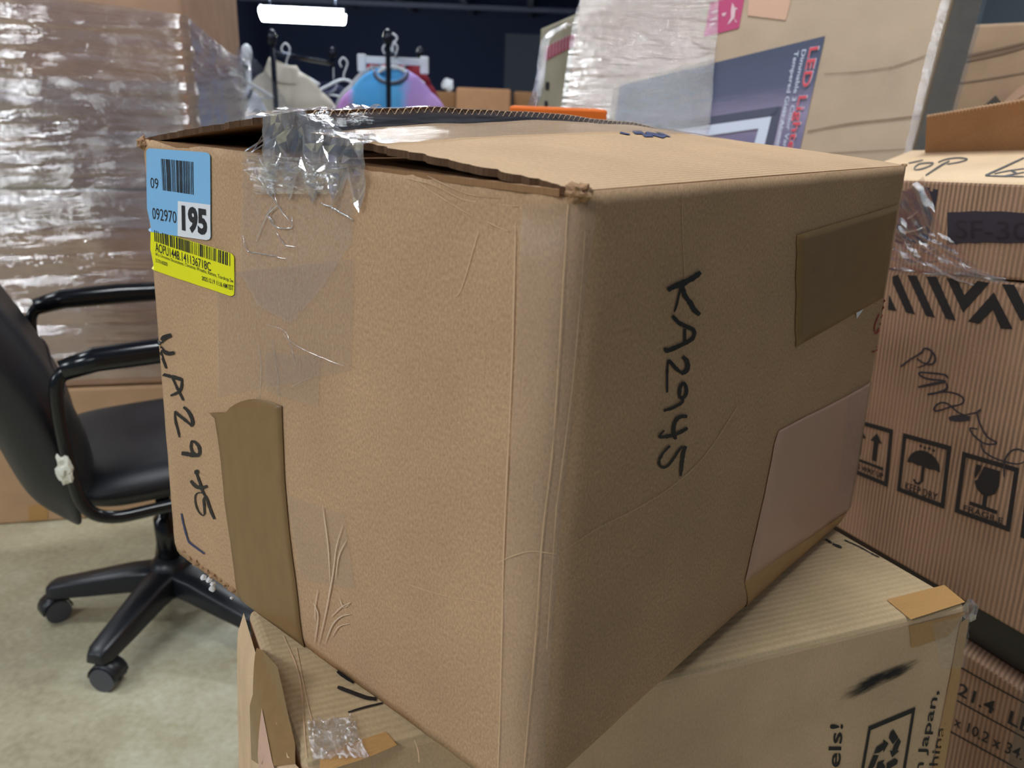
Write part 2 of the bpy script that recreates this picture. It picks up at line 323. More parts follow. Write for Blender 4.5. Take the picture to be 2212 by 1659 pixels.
def loft(S, name, A, B, mat, parent, h=0.0006, n=24, k=8, crumple=0, uvscale=(1, 1), px=True, thick=0):
    """piece between two traced side lines"""
    def prep(P): return [Vector((*(S.find(*p) if px else p), 0)) for p in P]
    def samp(P, t):
        f = t*(len(P)-1); i = min(int(f), len(P)-2); return P[i].lerp(P[i+1], f-i)
    A = prep(A); B = prep(B); V = []; U = []
    for j in range(n+1):
        for i in range(k+1):
            p = samp(A, j/n).lerp(samp(B, j/n), i/k)
            hh = h+(crumple*abs(noise.noise(Vector((i*.9, j*.9, h*900))))*2 if crumple else 0)
            V.append(S.off(p.x, p.y, hh)); U.append((i/k*uvscale[0], j/n*uvscale[1]))
    o = mk(name, V, grid(k, n), mat, parent, smooth=not crumple, uvs=U)
    if thick: solid(o, thick, 0)
    return o
def ribbon_px(pts, wd, taper=0.25, jag=0.0, n=5):
    P = catmull([(p[0], p[1], 0) for p in pts], n); out = []; m = len(P)
    for i, p in enumerate(P):
        d = (P[min(i+1, m-1)]-P[max(i-1, 0)]); d = d.normalized() if d.length > 0 else Vector((1, 0, 0)); s = Vector((-d.y, d.x, 0)); t = i/(m-1)
        ww = wd*(1-taper*abs(2*t-1)**3)*0.5*(1+jag*noise.noise(Vector((p.x*.3, p.y*.3, 1))))
        out.append((p+s*ww, p-s*ww))
    return out
def strokes(S, name, lines, mat, parent, h=0.0007, taper=0.25, jag=0.35, label=None):
    """pen or marker lines as thin ribbons; lines = [(width, [points])...]"""
    if name in ('crease', 'worn_line', 'film_edge', 'blacked_out_text', 'ruled_line', 'tape_wrinkle', 'tape_fold', 'band_stripe') and len(lines) > 1:
        for ln in lines: strokes(S, name, [ln], mat, parent, h, taper, jag, label)
        return
    V = []; F = []; n0 = 0
    for wd, pts in lines:
        for a, b in ribbon_px(pts, wd, taper, jag):
            for q in (a, b): u, v = S.find(q.x, q.y); V.append(S.off(u, v, h+0.00002*(len(V) % 7)))
        m = (len(V)-n0)//2
        F += [(n0+2*i, n0+2*i+1, n0+2*i+3, n0+2*i+2) for i in range(m-1)]; n0 = len(V)
    o = mk(name, V, F, mat, parent, smooth=True, uvs=[(v.x*.7+v.y*.7, v.z) for v in V])
    if label: o['label'] = label
    return o
def folds(S, name, lines, mat, parent, h=.002):
    """raised pleats of film: slim rounded ridges"""
    for wd, pts in lines:
        P = catmull([(p[0], p[1], 0) for p in pts], 5); Q = []
        for i, p in enumerate(P):
            j = noise.noise(Vector((p.x*.13, p.y*.13, 5)))*1.6; u, v = S.find(p.x+j, p.y-j); Q.append(S.off(u, v, h*(.6+.5*noise.noise(Vector((p.x*.09, p.y*.09, 2))))))
        r = wd*.5*(Q[0]-CAM).dot(CF)/FPX
        tube(name, Q, lambda t: r*(.25+.75*math.sin(math.pi*min(max(t, .04), .96))**.6), mat, parent, 6, local=False)
def polys(S, name, P, mat, parent, h=0.0007, quad=None, sub=0):
    """flat printed shapes; in image points, or in unit coordinates of a quad"""
    bm = bmesh.new(); Q = uvq(S, quad) if quad else None
    for pl in P:
        vs = []
        for p in pl:
            u, v = bil(Q, *p) if Q else S.find(*p); vs.append(bm.verts.new((u, v, 0)))
        try: bm.faces.new(vs)
        except ValueError: pass
    bmesh.ops.triangulate(bm, faces=bm.faces[:])
    for _ in range(4):
        es = [e for e in bm.edges if e.calc_length() > 0.045]
        if not es: break
        bmesh.ops.subdivide_edges(bm, edges=es, cuts=1, use_grid_fill=False); bmesh.ops.triangulate(bm, faces=bm.faces[:])
    ul = bm.loops.layers.uv.new('UVMap')
    for f in bm.faces:
        for lp in f.loops: lp[ul].uv = (lp.vert.co.x*.5, lp.vert.co.y*.5)
    for v in bm.verts: v.co = S.off(v.co.x, v.co.y, h)
    me = bpy.data.meshes.new(name); bm.to_mesh(me); bm.free(); me.materials.append(mat)
    o = bpy.data.objects.new(name, me); COL.objects.link(o); o.parent = parent
    if parent and parent.type == 'EMPTY': o.matrix_parent_inverse = Matrix.Translation(-parent.location)
    return o
def text(S, name, s, quad, mat, parent, h=0.0009, bold=0.0):
    """lettering stretched into a quad (TL,TR,BR,BL of the text) on the surface"""
    cu = bpy.data.curves.new('t', 'FONT'); cu.body = s; cu.offset = bold; cu.resolution_u = 3; cu.fill_mode = 'FRONT'
    ob = bpy.data.objects.new('t', cu); COL.objects.link(ob); bpy.context.view_layer.update()
    ev = ob.evaluated_get(bpy.context.evaluated_depsgraph_get()); me = ev.to_mesh()
    co = [tuple(v.co) for v in me.vertices]; F = [tuple(p.vertices) for p in me.polygons]; ev.to_mesh_clear()
    bpy.data.objects.remove(ob); bpy.data.curves.remove(cu)
    x0 = min(c[0] for c in co); x1 = max(c[0] for c in co); y0 = min(c[1] for c in co); y1 = max(c[1] for c in co)
    Q = uvq(S, quad); V = [S.off(*bil(Q, (c[0]-x0)/(x1-x0), (y1-c[1])/(y1-y0)), h) for c in co]
    return mk(name, V, F, mat, parent)
def rrect(n=5, r=(0.07, 0.05)):
    out = []
    for cx, cy, a0 in ((1-r[0], r[1], -90), (1-r[0], 1-r[1], 0), (r[0], 1-r[1], 90), (r[0], r[1], 180)):
        for k in range(n+1): a = math.radians(a0+90*k/n); out.append((cx+r[0]*math.cos(a), cy+r[1]*math.sin(a)))
    return out
def carton(name, q, back, mat, label, cat='box', group=None, bv=0.006, topmat=None, puff=0.0):
    """closed carton from its front face (TL,TR,BR,BL in 3-D) and the vector to its back face"""
    q = [Vector(p) for p in q]; back = Vector(back); V = q+[p+back for p in q]
    quads = [(0, 1, 2, 3), (5, 4, 7, 6), (4, 0, 3, 7), (1, 5, 6, 2), (4, 5, 1, 0), (3, 2, 6, 7)]
    VV = []; FF = []; UU = []
    base = sum(V, Vector())/8; base.z = min(v.z for v in V); t = thing(name, label, cat, base, group=group)
    bm = bmesh.new(); ul = bm.loops.layers.uv.new('UVMap'); bv_ = [bm.verts.new(p) for p in V]
    for k, f in enumerate(quads):
        fc = bm.faces.new([bv_[i] for i in f]); fc.material_index = 1 if (k == 4 and topmat) else 0
        wd = ((V[f[1]]-V[f[0]]).length+(V[f[2]]-V[f[3]]).length)/2; ht = ((V[f[3]]-V[f[0]]).length+(V[f[2]]-V[f[1]]).length)/2
        for lp, uv in zip(fc.loops, ((0, 0), (wd, 0), (wd, ht), (0, ht))): lp[ul].uv = (uv[0]+k*1.7, uv[1])
    bmesh.ops.recalc_face_normals(bm, faces=bm.faces[:])
    me = bpy.data.meshes.new('body'); bm.to_mesh(me); bm.free(); me.materials.append(mat)
    if topmat: me.materials.append(topmat)
    o = bpy.data.objects.new('body', me); COL.objects.link(o); o.parent = t; o.matrix_parent_inverse = Matrix.Translation(-t.location)
    if bv: bevel(o, bv, 3)
    return t, V

# ================================================================== the setting
def struct(o): o['kind'] = 'structure'; return o
o = struct(mk('floor', [(-9, -5, 0), (9, -5, 0), (9, 30, 0), (-9, 30, 0), (-9, -5, -.2), (9, -5, -.2), (9, 30, -.2), (-9, 30, -.2)], [(0, 1, 2, 3), (7, 6, 5, 4), (4, 5, 1, 0), (5, 6, 2, 1), (6, 7, 3, 2), (7, 4, 0, 3)], M['concrete']))
struct(bx('ceiling', -9, 9, -5, 30, 4.3, 4.4, M['ceil']))
struct(bx('wall_back', -9, 9, 30, 30.2, 0, 4.4, M['wallfar']))
struct(bx('wall_left', -9.2, -9, -5, 30, 0, 4.4, M['wallfar']))
struct(bx('wall_front', -9, 9, -5.2, -5, 0, 4.4, M['wall']))
struct(bx('wall_right', 4.6, 4.8, -5, 12, 0, 4.4, M['wall']))
for i in range(9):
    struct(bx('trim_%d' % (i+1), -8+2.0*i, -7.82+2.0*i, -5, 30, 4.02, 4.3, M['beam']))
for i in range(5):
    struct(bx('trim_%d' % (i+10), -9, 9, 3+6.0*i, 3.25+6.0*i, 3.92, 4.05, M['beam']))
p0 = ony(1088, 200, 13.0); p1 = ony(1260, 80, 13.0)
struct(bx('wall_partition', p0.x, p1.x+2.5, 13.0, 13.2, 0, 2.25, M['part']))

# ceiling lamps
def lamp(x, y, z, rz, ln, strength, label, group, fat=1.0):
    t = thing('ceiling_light', label, 'light', (x, y, z), rz, group)
    m = emit('lamp_glow_%d' % int(strength), (0.93, 0.98, 1.0, 1), strength)
    bx('housing', -ln/2, ln/2, -.10, .10, .09, .16, M['housing'], t, 0.01)
    V = []; n = 8
    for sx in (-1, 1):
        for k in range(n+1):
            a = math.pi*k/n; V.append((sx*ln/2*.985, -.13*fat*math.cos(a), .09-.09*fat*math.sin(a)))
    F = [(k, k+1, n+2+k, n+1+k) for k in range(n)]+[tuple(range(n+1)), tuple(range(2*n+1, n, -1))]
    mk('diffuser', V, F, m, t, local=True)
    for sx in (-1, 1): bx('end_cap', sx*ln/2-.012, sx*ln/2+.012, -.14, .14, -.02, .17, M['housing'], t, 0.004)
    for sx in (-.4, .4): tube('hanging_rod', [(sx*ln, 0, .16), (sx*ln, 0, 4.3-z)], .006, M['metal'], t, 6)
    return t
pl = ony(655, 34, 19.0)
lamp(pl.x, pl.y, pl.z, math.radians(3), 1.78, 60, 'lit white ceiling lamp hanging in the dark background', 'ceiling lamps', 2.6)  # diffuser made oversized so its shape stands in for the lamp's bloom
for (x, y, z, r, ln, s, lb) in LAMPS: lamp(x, y, z, r, ln, s, lb, 'ceiling lamps overhead')

# ================================================================== the main carton
ZT, ZB = 1.254, 0.850
Lt, Nt, Rt = onz(304, 300, ZT), onz(1255, 415, ZT), onz(1962, 358, ZT)
Lb, Nb, Rb = onz(373, 1190, ZB), onz(1145, 1760, ZB), onz(1838, 1118, ZB)
Bt, Bb = Lt+Rt-Nt, Lb+Rb-Nb
TOPC, BOTC = [Lt, Nt, Rt, Bt], [Lb, Nb, Rb, Bb]
CT = (Lt+Nt+Rt+Bt+Lb+Nb+Rb+Bb)/8
def raw(t, v):
    t %= 4; k = int(t); f = t-k; a, b = TOPC[k], TOPC[(k+1) % 4]; c, d = BOTC[k], BOTC[(k+1) % 4]
    return (a*(1-f)+b*f)*(1-v)+(c*(1-f)+d*f)*v
def body(t, v):
    """side wall of the carton: t runs round the four sides, v from rim to base"""
    k = round(t); W = 0.055 if k % 4 == 1 else 0.012
    if abs(t-k) < W:
        s = (t-k+W)/(2*W); p = raw(k-W, v)*(1-s)**2+raw(k, v)*2*s*(1-s)+raw(k+W, v)*s*s
    else: p = raw(t, v)
    e = 1e-3; n = (raw(math.floor(t % 4)+.6, v)-raw(math.floor(t % 4)+.4, v)).cross(Vector((0, 0, 1))).normalized()
    f = t % 1
    q = Vector((t*5.5, v*4.2, 3.7))
    d = 0.0030*math.sin(math.pi*f)*math.sin(math.pi*min(max(v, 0), 1))+0.0011*noise.noise(q)*min(1, f*12, (1-f)*12)+0.0004*noise.noise(q*4.3)
    if 0.6 < t < 1.02 and v < 0.2:                       # crushed upper corner of the left side
        g = math.exp(-((t-.88)/.10)**2-((v-.05)/.045)**2); d += 0.004*g*noise.noise(Vector((t*26+v*40, v*46-t*18, 1)))-0.003*g
    if abs(t-1) < .22: d += 0.0010*noise.noise(Vector((t*40, v*6, 9)))
    p = p+n*d
    if v > 0.93:                                          # rounded base edge
        s = min((v-0.93)/0.07, 1.2); c = Vector((CT.x, CT.y, p.z)); dirn = (c-p); p = p+dirn.normalized()*(0.002 if t < 1 else 0.010)*(1-math.sqrt(max(0, 1-min(s, 1)**2)))
    return p
MB = Surf(body, (0.002, 1.998, 0.0, 1.0), n=70, pad=0, padv=0)
MBL = Surf(body, (0.002, 1.05, 0, 1), n=48, pad=0, padv=0); MBR = Surf(body, (.96, 1.998, 0, 1), n=48, pad=0, padv=0)
t0 = thing('cardboard_box', 'large battered brown cardboard box with blue and yellow stickers, in the foreground', 'box', (CT.x, CT.y, ZB))
NU, NV = 48, 44
V = []; U = []; ts = []
for k in range(4):
    for i in range(NU):
        f = i/NU; ts.append(k+f)
for j in range(NV+1):
    for i, t in enumerate(ts+[4.0]):
        V.append(body(t if t < 4 else 0.0, j/NV)); U.append((t*0.49, j/NV*0.405))
nn = len(ts)+1
F = [(j*nn+i, (j+1)*nn+i, (j+1)*nn+i+1, j*nn+i+1) for j in range(NV) for i in range(nn-1)]
wl = mk('walls', V, F, M['kraft'], t0, smooth=True, uvs=U); solid(wl, 0.0045, -1)
# base panel
bc = [body(t, 1.0) for t in ts]; V = bc+[sum(bc, Vector())/len(bc)]; n = len(bc)
mk('base_panel', V, [(i, (i+1) % n, n) for i in range(n)], M['kraft'], t0)
# top flaps: a runs from the right side to the far left side, b along the hinge
EA, EB = Lt-Nt, Rt-Nt
def interp(b, ks):
    b = min(max(b, 0), 1); f = b*(len(ks)-1); i = min(int(f), len(ks)-2); g = f-i; g = g*g*(3-2*g); return ks[i]*(1-g)+ks[i+1]*g
HR = lambda b: interp(b, (.019, .026, .030, .027, .017)); HL = lambda b: interp(b, (.034, .0385, .0365, .030, .018))
def top(a, b, h): return Nt+EA*a+EB*b+Vector((0, 0, h))
def flapR(a, b):
    s = min(max(a/.5, 0), 1); return HR(b)*(s**0.8)+0.0008*noise.noise(Vector((a*14, b*14, 2)))*s
def flapL(a, b):
    s = min(max((1-a)/.5, 0), 1); return HL(b)*(s**0.9)+0.0008*noise.noise(Vector((a*14, b*14, 5)))*s
def flap(name, fn, a0, a1, mat, jag):
    nu, nv = 60, 44; V = []; U = []
    for j in range(nv+1):
        for i in range(nu+1):
            a = a0+(a1-a0)*i/nu; b = .010+.984*j/nv
            if jag and j == 0: b += .010*noise.noise(Vector((a*40, 3, 1)))+.007*noise.noise(Vector((a*150, 3, 1)))-.004
            V.append(top(a, b, fn(a, b))); U.append((a*.49, b*.53))
    n = len(V); V += [v-Vector((0, 0, .0048)) for v in V]; U = U+U
    F = [f[::-1] for f in grid(nu, nv)]; fm = [0]*len(F); F += [tuple(n+i for i in f[::-1]) for f in F]; fm += [1]*(len(F)-len(fm))
    def side(ix, m=2):
        for p, q in zip(ix, ix[1:]): F.append((p, q, n+q, n+p)); fm.append(m)
    side([i for i in range(nu+1)]); side([nv*(nu+1)+i for i in range(nu+1)]); side([j*(nu+1) for j in range(nv+1)], 0); side([j*(nu+1)+nu for j in range(nv+1)])
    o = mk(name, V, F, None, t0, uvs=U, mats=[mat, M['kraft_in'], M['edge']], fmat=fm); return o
fR = flap('top_flap', flapR, 0.005, .493, M['kraft_top'], True); fL = flap('top_flap', flapL, 1.0, .507, M['kraft_top'], True)
SR = Surf(lambda a, b: top(a, b, flapR(a, b)), (0, .49, 0, 1), 40, up=True); SL = Surf(lambda a, b: top(a, b, flapL(a, b)), (.51, 1, 0, 1), 40, up=True)
# wavy fluting along the raised cut edge and torn short edges
def flute(fn, pts, parent, amp, step):
    V = []; n = len(pts)
    for i, (a, b) in enumerate(pts):
        z = fn(a, b)-.0024+amp*math.sin(i*step); p = top(a, b, z); q = top(a+(.004 if a < .5 else -.004)*0, b, z)
        V += [p+(EA.normalized()*(-.0006) if a > .5 else EB.normalized()*-.0006), p+Vector((0, 0, .0005))]
    F = [(2*i, 2*i+1, 2*i+3, 2*i+2) for i in range(n-1)]
    o = mk('fluting', V, F, M['worn'], parent); solid(o, .0002, 0); return o
flute(flapL, [(.5063, .02+.9*i/900) for i in range(900)], fL, .0019, .42)
# inner short flaps folded flat under the long ones
for b0, b1 in ((.0, .42), (1.0, .58)):
    V = []; U = []
    for j in range(9):
        for i in range(13):
            a = .03+.94*i/12; b = b0+(b1-b0)*j/8; V.append(top(a, b, -.004-.006*abs(b-b0))); U.append((a*.49, b*.5))
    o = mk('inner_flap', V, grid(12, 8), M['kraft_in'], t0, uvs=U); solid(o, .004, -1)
# rolled lip and torn paper at the near and left top corners
def wad(name, c, r, mat, parent, sub=2, sq=(1, 1, 1), amp=.45, seed=0, flat=True):
    bm = bmesh.new(); bmesh.ops.create_icosphere(bm, subdivisions=sub, radius=r)
    for v in bm.verts:
        k = 1+amp*noise.noise(v.co/r*1.9+Vector((seed, seed*.7, 3))); v.co = Vector((v.co.x*sq[0]*k, v.co.y*sq[1]*k, v.co.z*sq[2]*k))+Vector(c)
    me = bpy.data.meshes.new(name); bm.to_mesh(me); bm.free(); me.materials.append(mat)
    if not flat: me.polygons.foreach_set('use_smooth', [True]*len(me.polygons))
    o = bpy.data.objects.new(name, me); COL.objects.link(o); o.parent = parent
    if parent and parent.type == 'EMPTY': o.matrix_parent_inverse = Matrix.Translation(-parent.location)
    return o
wad('torn_corner', top(.012, .012, -.001), .0065, M['rag'], t0, 3, (1.1, 1.1, .8), .7, 2)
wad('torn_corner', top(.992, .0, -.003), .0065, M['rag'], t0, 3, (.8, .8, .9), .6, 5)
wad('torn_corner', top(.004, .99, .001), .003, M['worn'], t0, 3, (1, 1, .5), .6, 8)
# ---- stickers on the left side
def sticker(S, name, q, mat, parent, h, r=(.07, .05), label=None):
    o = polys(S, name, [rrect(6, r)], mat, parent, h=h, quad=q); solid(o, .0003, 0)
    if label: o['label'] = label
    return o
bq = [(319, 320), (457, 330), (458, 520), (329, 496)]
sb = sticker(MBL, 'sticker', bq, M['label_blue'], t0, .0012, label='light blue barcode sticker')
polys(MBL, 'number_field', [[(.52, .585), (1.0, .585), (1.0, .95), (.985, .985), (.94, 1.0), (.52, 1.0)]], M['white'], sb, h=.00145, quad=bq)
def bars(S, q, n, parent, h, seed, name='barcode'):
    rnd = random.Random(seed); ws = [rnd.choice((1, 1, 1, 2, 2, 3)) for _ in range(2*n+1)]; T = sum(ws); x = 0; P = []
    for i, wd in enumerate(ws):
        if i % 2 == 0: P.append([(x/T, 0), ((x+wd)/T, 0), ((x+wd)/T, 1), (x/T, 1)])
        x += wd
    return polys(S, name, P, M['print'], parent, h=h, quad=q)
bars(MBL, [(351, 343), (421, 350), (422, 421), (355, 411)], 26, sb, .0016, 3)
text(MBL, 'printed_number', '09', [(328, 383), (345, 386), (346, 409), (329, 406)], M['print'], sb, .0016)
text(MBL, 'printed_number', '092970', [(332, 448), (384, 457), (385, 483), (333, 473)], M['print'], sb, .0016)
text(MBL, 'lot_number', '195', [(396, 443), (450, 452), (452, 511), (397, 499)], M['print'], sb, .0018, .045)
yq = [(328, 494), (508, 549), (508, 642), (335, 577)]
sy = sticker(MBL, 'sticker', yq, M['label_yel'], t0, .0010, (.05, .09), label='bright yellow barcode sticker')
bars(MBL, [(336, 497), (500, 547), (500, 575), (337, 521)], 44, sy, .0014, 11)
text(MBL, 'printed_code', 'AOPU1448.141136718C', [(338, 523), (458, 567), (459, 586), (339, 543)], M['print'], sy, .0014, .004)
text(MBL, 'printed_line', '6Pcs Christmas Decorations, Christmas Wreaths, Rattans, Teardrop Sw', [(339, 545), (507, 603), (507, 614), (339, 553)], M['print'], sy, .0014)
text(MBL, 'printed_line', '3570140005', [(339, 558), (365, 567), (365, 575), (339, 566)], M['print'], sy, .0014)
text(MBL, 'printed_line', '2025.12.19 11:16 AM EST', [(439, 596), (507, 617), (507, 628), (439, 605)], M['print'], sy, .0014, .01)

# ---- handwriting
def zpts(x0, y0, sc, P): return [(x0+x/sc, y0+y/sc) for x, y in P]
A_ = lambda *P: zpts(320, 700, 6.383, P)
B_ = lambda *P: zpts(340, 940, 6.144, P)
strokes(MBL, 'handwriting', [
    (11, A_((330, 150), (240, 185), (170, 240), (120, 270))), (5.5, A_((165, 300), (190, 420), (235, 540), (260, 610))), (8.5, A_((175, 310), (230, 375), (300, 405), (375, 390))),
    (8, A_((212, 690), (330, 722), (420, 745), (485, 770))), (5.5, A_((478, 760), (465, 880), (420, 940), (320, 985))), (5, A_((335, 720), (400, 860), (450, 960), (497, 1050))),
    (7.5, A_((500, 1140), (570, 1210), (615, 1310), (620, 1380), (590, 1395))), (6.5, A_((600, 1390), (520, 1320), (430, 1250), (380, 1200))), (4.5, A_((378, 1200), (385, 1330), (420, 1460), (440, 1560))),
    (6.5, B_((465, 75), (455, 160), (480, 225), (540, 260), (570, 230), (560, 150), (510, 90), (460, 75))), (9.5, B_((565, 262), (480, 260), (400, 245), (330, 238))),
    (9, B_((560, 480), (530, 485), (520, 515))), (5.5, B_((525, 500), (570, 620), (600, 720), (640, 800))), (8, B_((452, 600), (520, 675), (600, 695), (675, 670))),
    (3.2, B_((610, 768), (560, 760), (515, 800), (515, 900), (550, 1000), (610, 1062), (640, 1040))), (5, B_((635, 1045), (630, 930), (625, 860), (650, 800))), (6, B_((655, 800), (690, 920), (730, 1030), (768, 1110)))],
    M['ink'], t0, .0009, taper=.35, label='black handwritten code')
strokes(MBL, 'tick_mark', [(3.6, B_((328, 1035), (350, 1150), (385, 1290), (415, 1390))), (4.2, B_((415, 1390), (440, 1425), (540, 1500), (635, 1572)))], M['blueink'], t0, .0009)
C_ = lambda *P: zpts(1400, 570, 6.38, P)
D_ = lambda *P: zpts(1400, 800, 6.636, P)
strokes(MBR, 'handwriting', [
    (13, C_((710, 110), (620, 180), (480, 255), (340, 310), (255, 360))), (5, C_((440, 300), (410, 420), (380, 560), (345, 660))), (11, C_((455, 290), (490, 430), (570, 540), (620, 630), (700, 700))),
    (9.5, C_((320, 710), (400, 800), (500, 855), (600, 900), (630, 960))), (9.5, C_((630, 950), (590, 1030), (490, 1090), (340, 1160), (235, 1195), (225, 1150))), (7, C_((490, 890), (490, 980), (490, 1080))),
    (11, C_((460, 1275), (515, 1330), (530, 1400), (510, 1470), (440, 1510))), (8, C_((450, 1500), (370, 1440), (310, 1370), (265, 1320))), (5.5, C_((262, 1320), (250, 1450), (248, 1580), (247, 1770))),
    (8, D_((490, 165), (445, 240), (435, 330), (440, 400))), (8, D_((490, 165), (530, 240), (530, 330), (500, 380), (440, 390))), (7, D_((480, 390), (475, 450), (400, 500), (320, 540), (205, 575))),
    (9, D_((545, 655), (450, 660), (380, 720), (350, 820), (355, 920), (385, 985))), (8.5, D_((550, 820), (470, 870), (350, 920), (230, 945), (140, 950))), (4, D_((215, 855), (170, 905), (130, 950))),
    (6, D_((300, 1075), (210, 1170), (150, 1270), (150, 1350), (200, 1385), (270, 1360), (350, 1260), (420, 1150), (480, 1085))), (8.5, D_((525, 1080), (490, 1180), (470, 1330), (460, 1420), (450, 1510)))],
    M['ink'], t0, .0009, taper=.3, label='black handwritten code')
E_ = lambda *P: zpts(1350, 550, 2.273, P)
strokes(MBR, 'pen_scribble', [(2.4, E_((1286, 208), (1268, 262), (1280, 300), (1255, 340), (1228, 388), (1222, 350), (1245, 290))), (2.4, E_((1275, 215), (1262, 290), (1268, 330), (1240, 380))), (3, E_((1208, 478), (1235, 466), (1252, 436)))], M['redink'], t0, .0010, jag=.1, label='red pen scribble')

# ---- tape on the sides
o = loft(MBL, 'brown_tape', [(452, 889), (466, 903), (473, 945), (480, 1000), (487, 1080), (497, 1150), (508, 1230), (516, 1285), (528, 1312)],
         [(611, 877), (612, 920), (615, 990), (618, 1050), (627, 1150), (633, 1200), (640, 1250), (648, 1320), (660, 1402)], M['btape'], t0, .0011, 40, 12, thick=.0005)
me = o.data                                                # torn upper end
for i in range(13):
    t = i/12; d = (0.012*math.exp(-((t-.17)/.09)**2)-0.0085*math.sin(math.pi*min(1, max(0, (t-.25)/.75)))*(1 if t > .25 else 0))
    me.vertices[i].co.z -= d
patch(MBR, 'brown_tape', [(1719, 508), (1957, 437), (1926, 633), (1716, 750)], M['btape'], t0, .0011, 14, 14, wob=.012, thick=.0004)
loft(MBR, 'peach_label', [(1680, 930), (1670, 960), (1655, 1040), (1640, 1110), (1625, 1175), (1607, 1255)], [(1893, 818), (1886, 860), (1874, 920), (1862, 990), (1850, 1050), (1842, 1092)], M['peach'], t0, .0012, 24, 16, thick=.0004)['label'] = 'pinkish peach patch'
loft(MBR, 'clear_tape', [(1835, 842), (1822, 930), (1812, 1010), (1800, 1105)], [(1896, 815), (1882, 900), (1868, 990), (1848, 1090)], M['tape'], t0, .0020, 20, 8, uvscale=(.3, .6))
patch(MBR, 'amber_tape', [(1607, 1256), (1842, 1094), (1812, 1150), (1594, 1350)], M['amber'], t0, .0009, 14, 6)
polys(MBR, 'paper_scrap', [[(1862, 667), (1847, 688), (1846, 675)]], M['white'], t0, .0016)
# taped near edge
loft(MB, 'edge_tape', [(1128, 440), (1126, 560), (1120, 700), (1112, 850), (1105, 1000), (1098, 1150), (1090, 1300), (1086, 1450), (1078, 1690)],
     [(1286, 432), (1275, 540), (1258, 660), (1240, 800), (1232, 930), (1213, 1090), (1204, 1230), (1190, 1400), (1172, 1690)], M['tape_old'], t0, .0010, 46, 14, uvscale=(1, 2))
strokes(MB, 'crease', [(3.2, [(1228, 440), (1216, 620), (1205, 800), (1192, 980), (1172, 1150), (1160, 1330), (1150, 1450), (1132, 1660)]), (2.6, [(1116, 480), (1108, 800), (1092, 1150), (1086, 1400), (1078, 1660)]),
    (2.2, [(1262, 500), (1240, 780), (1206, 1060), (1200, 1110), (1180, 1400)]), (2.0, [(1075, 1215), (1140, 1190), (1200, 1195)])], M['worn'], t0, .0013, jag=.9)
strokes(MBR, 'crease', [(1.8, [(1215, 1190), (1290, 1140), (1370, 1100), (1450, 1050), (1520, 985), (1590, 880)]), (1.5, [(1290, 1640), (1380, 1560), (1480, 1480), (1560, 1390)]), (1.4, [(1470, 380), (1472, 500), (1478, 620)])], M['worn'], t0, .0008, jag=.8)
strokes(MBL, 'crease', [(2.5, [(880, 385), (940, 400), (1000, 430), (1060, 440), (1120, 445)]), (2.5, [(900, 390), (960, 430), (1030, 470), (1100, 500)]), (1.8, [(925, 380), (1010, 418), (1080, 425)]),
    (1.4, [(880, 1260), (960, 1285), (1050, 1300)]), (1.4, [(1035, 500), (1000, 620), (985, 640)])], M['worn'], t0, .0009, jag=.9)
# clear tape down the left side
patch(MBL, 'clear_tape', [(470, 590), (767, 560), (760, 800), (474, 858)], M['tape_old'], t0, .0008, 10, 10)
loft(MBL, 'clear_tape', [(528, 335), (524, 480), (522, 590), (560, 660), (628, 698)], [(770, 335), (768, 420), (766, 520), (700, 620), (640, 690)], M['tape'], t0, .0014, 24, 12, uvscale=(.5, 1))
patch(MBL, 'amber_tape', [(574, 760), (694, 768), (690, 880), (576, 846)], M['tape_old'], t0, .0010, 6, 6)
patch(MBL, 'clear_tape', [(622, 1068), (745, 1110), (768, 1272), (650, 1250)], M['tape_old'], t0, .0008, 6, 6)
strokes(MBL, 'tape_wrinkle', [(2.5, [(700, 1090), (712, 1180), (716, 1260)]), (3, [(745, 1130), (730, 1180), (722, 1240), (705, 1330), (690, 1395)]), (2.5, [(752, 1165), (735, 1200), (728, 1250)]), (2.6, [(680, 1300), (690, 1330), (682, 1390)]),
    (2.4, [(690, 1270), (684, 1310), (684, 1340)]), (3, [(762, 1325), (740, 1330), (720, 1350), (705, 1390)]), (2.4, [(760, 1300), (740, 1310), (718, 1332)]), (2, [(760, 1345), (735, 1352), (720, 1375)]), (1.6, [(735, 1285), (745, 1310), (760, 1300)])],
    M['scratch'], t0, .0016, taper=.9, jag=.4)
folds(MBL, 'tape_wrinkle', [(1.6, [(560, 740), (566, 790), (562, 860)]), (1.6, [(590, 730), (600, 800), (606, 868)]), (1.4, [(612, 720), (640, 745), (690, 770), (745, 790)]), (1.2, [(625, 840), (650, 825), (675, 815)]), (1.4, [(575, 700), (620, 720), (640, 790)])], M['fold'], t0, .0013)

# ---- crumpled clear tape over the seam
def tapetop(a, b):
    h = flapL(a, b) if a > .5 else flapR(a, b)
    s = min(1, max(0, (a-.485)/.03)); return (flapR(min(a, .5), b)*(1-s)+flapL(max(a, .5), b)*s)
nu, nv = 34, 60; V = []; U = []
for j in range(nv+1):
    for i in range(nu+1):
        a = .34+.30*i/nu; b = -.01+.96*j/nv; cr = max(0, 1-b/.16)
        h = tapetop(a, b)+.0012+cr*.006*abs(noise.noise(Vector((a*46, b*46, 3))))+.0008*abs(noise.noise(Vector((a*70, b*9, 8))))
        V.append(top(a, b, h)); U.append((a, b))
mk('clear_tape', V, grid(nu, nv), M['seam'], t0, uvs=U, smooth=True)['label'] = 'clear packing tape along the top seam'
loft(MBL, 'crumpled_tape', [(536, 312), (545, 350), (552, 390), (566, 420)], [(790, 322), (772, 352), (742, 372), (735, 420)], M['crumple'], t0, .0015, 16, 26, crumple=.008)
G_ = lambda *P: zpts(500, 230, 6.637, P)
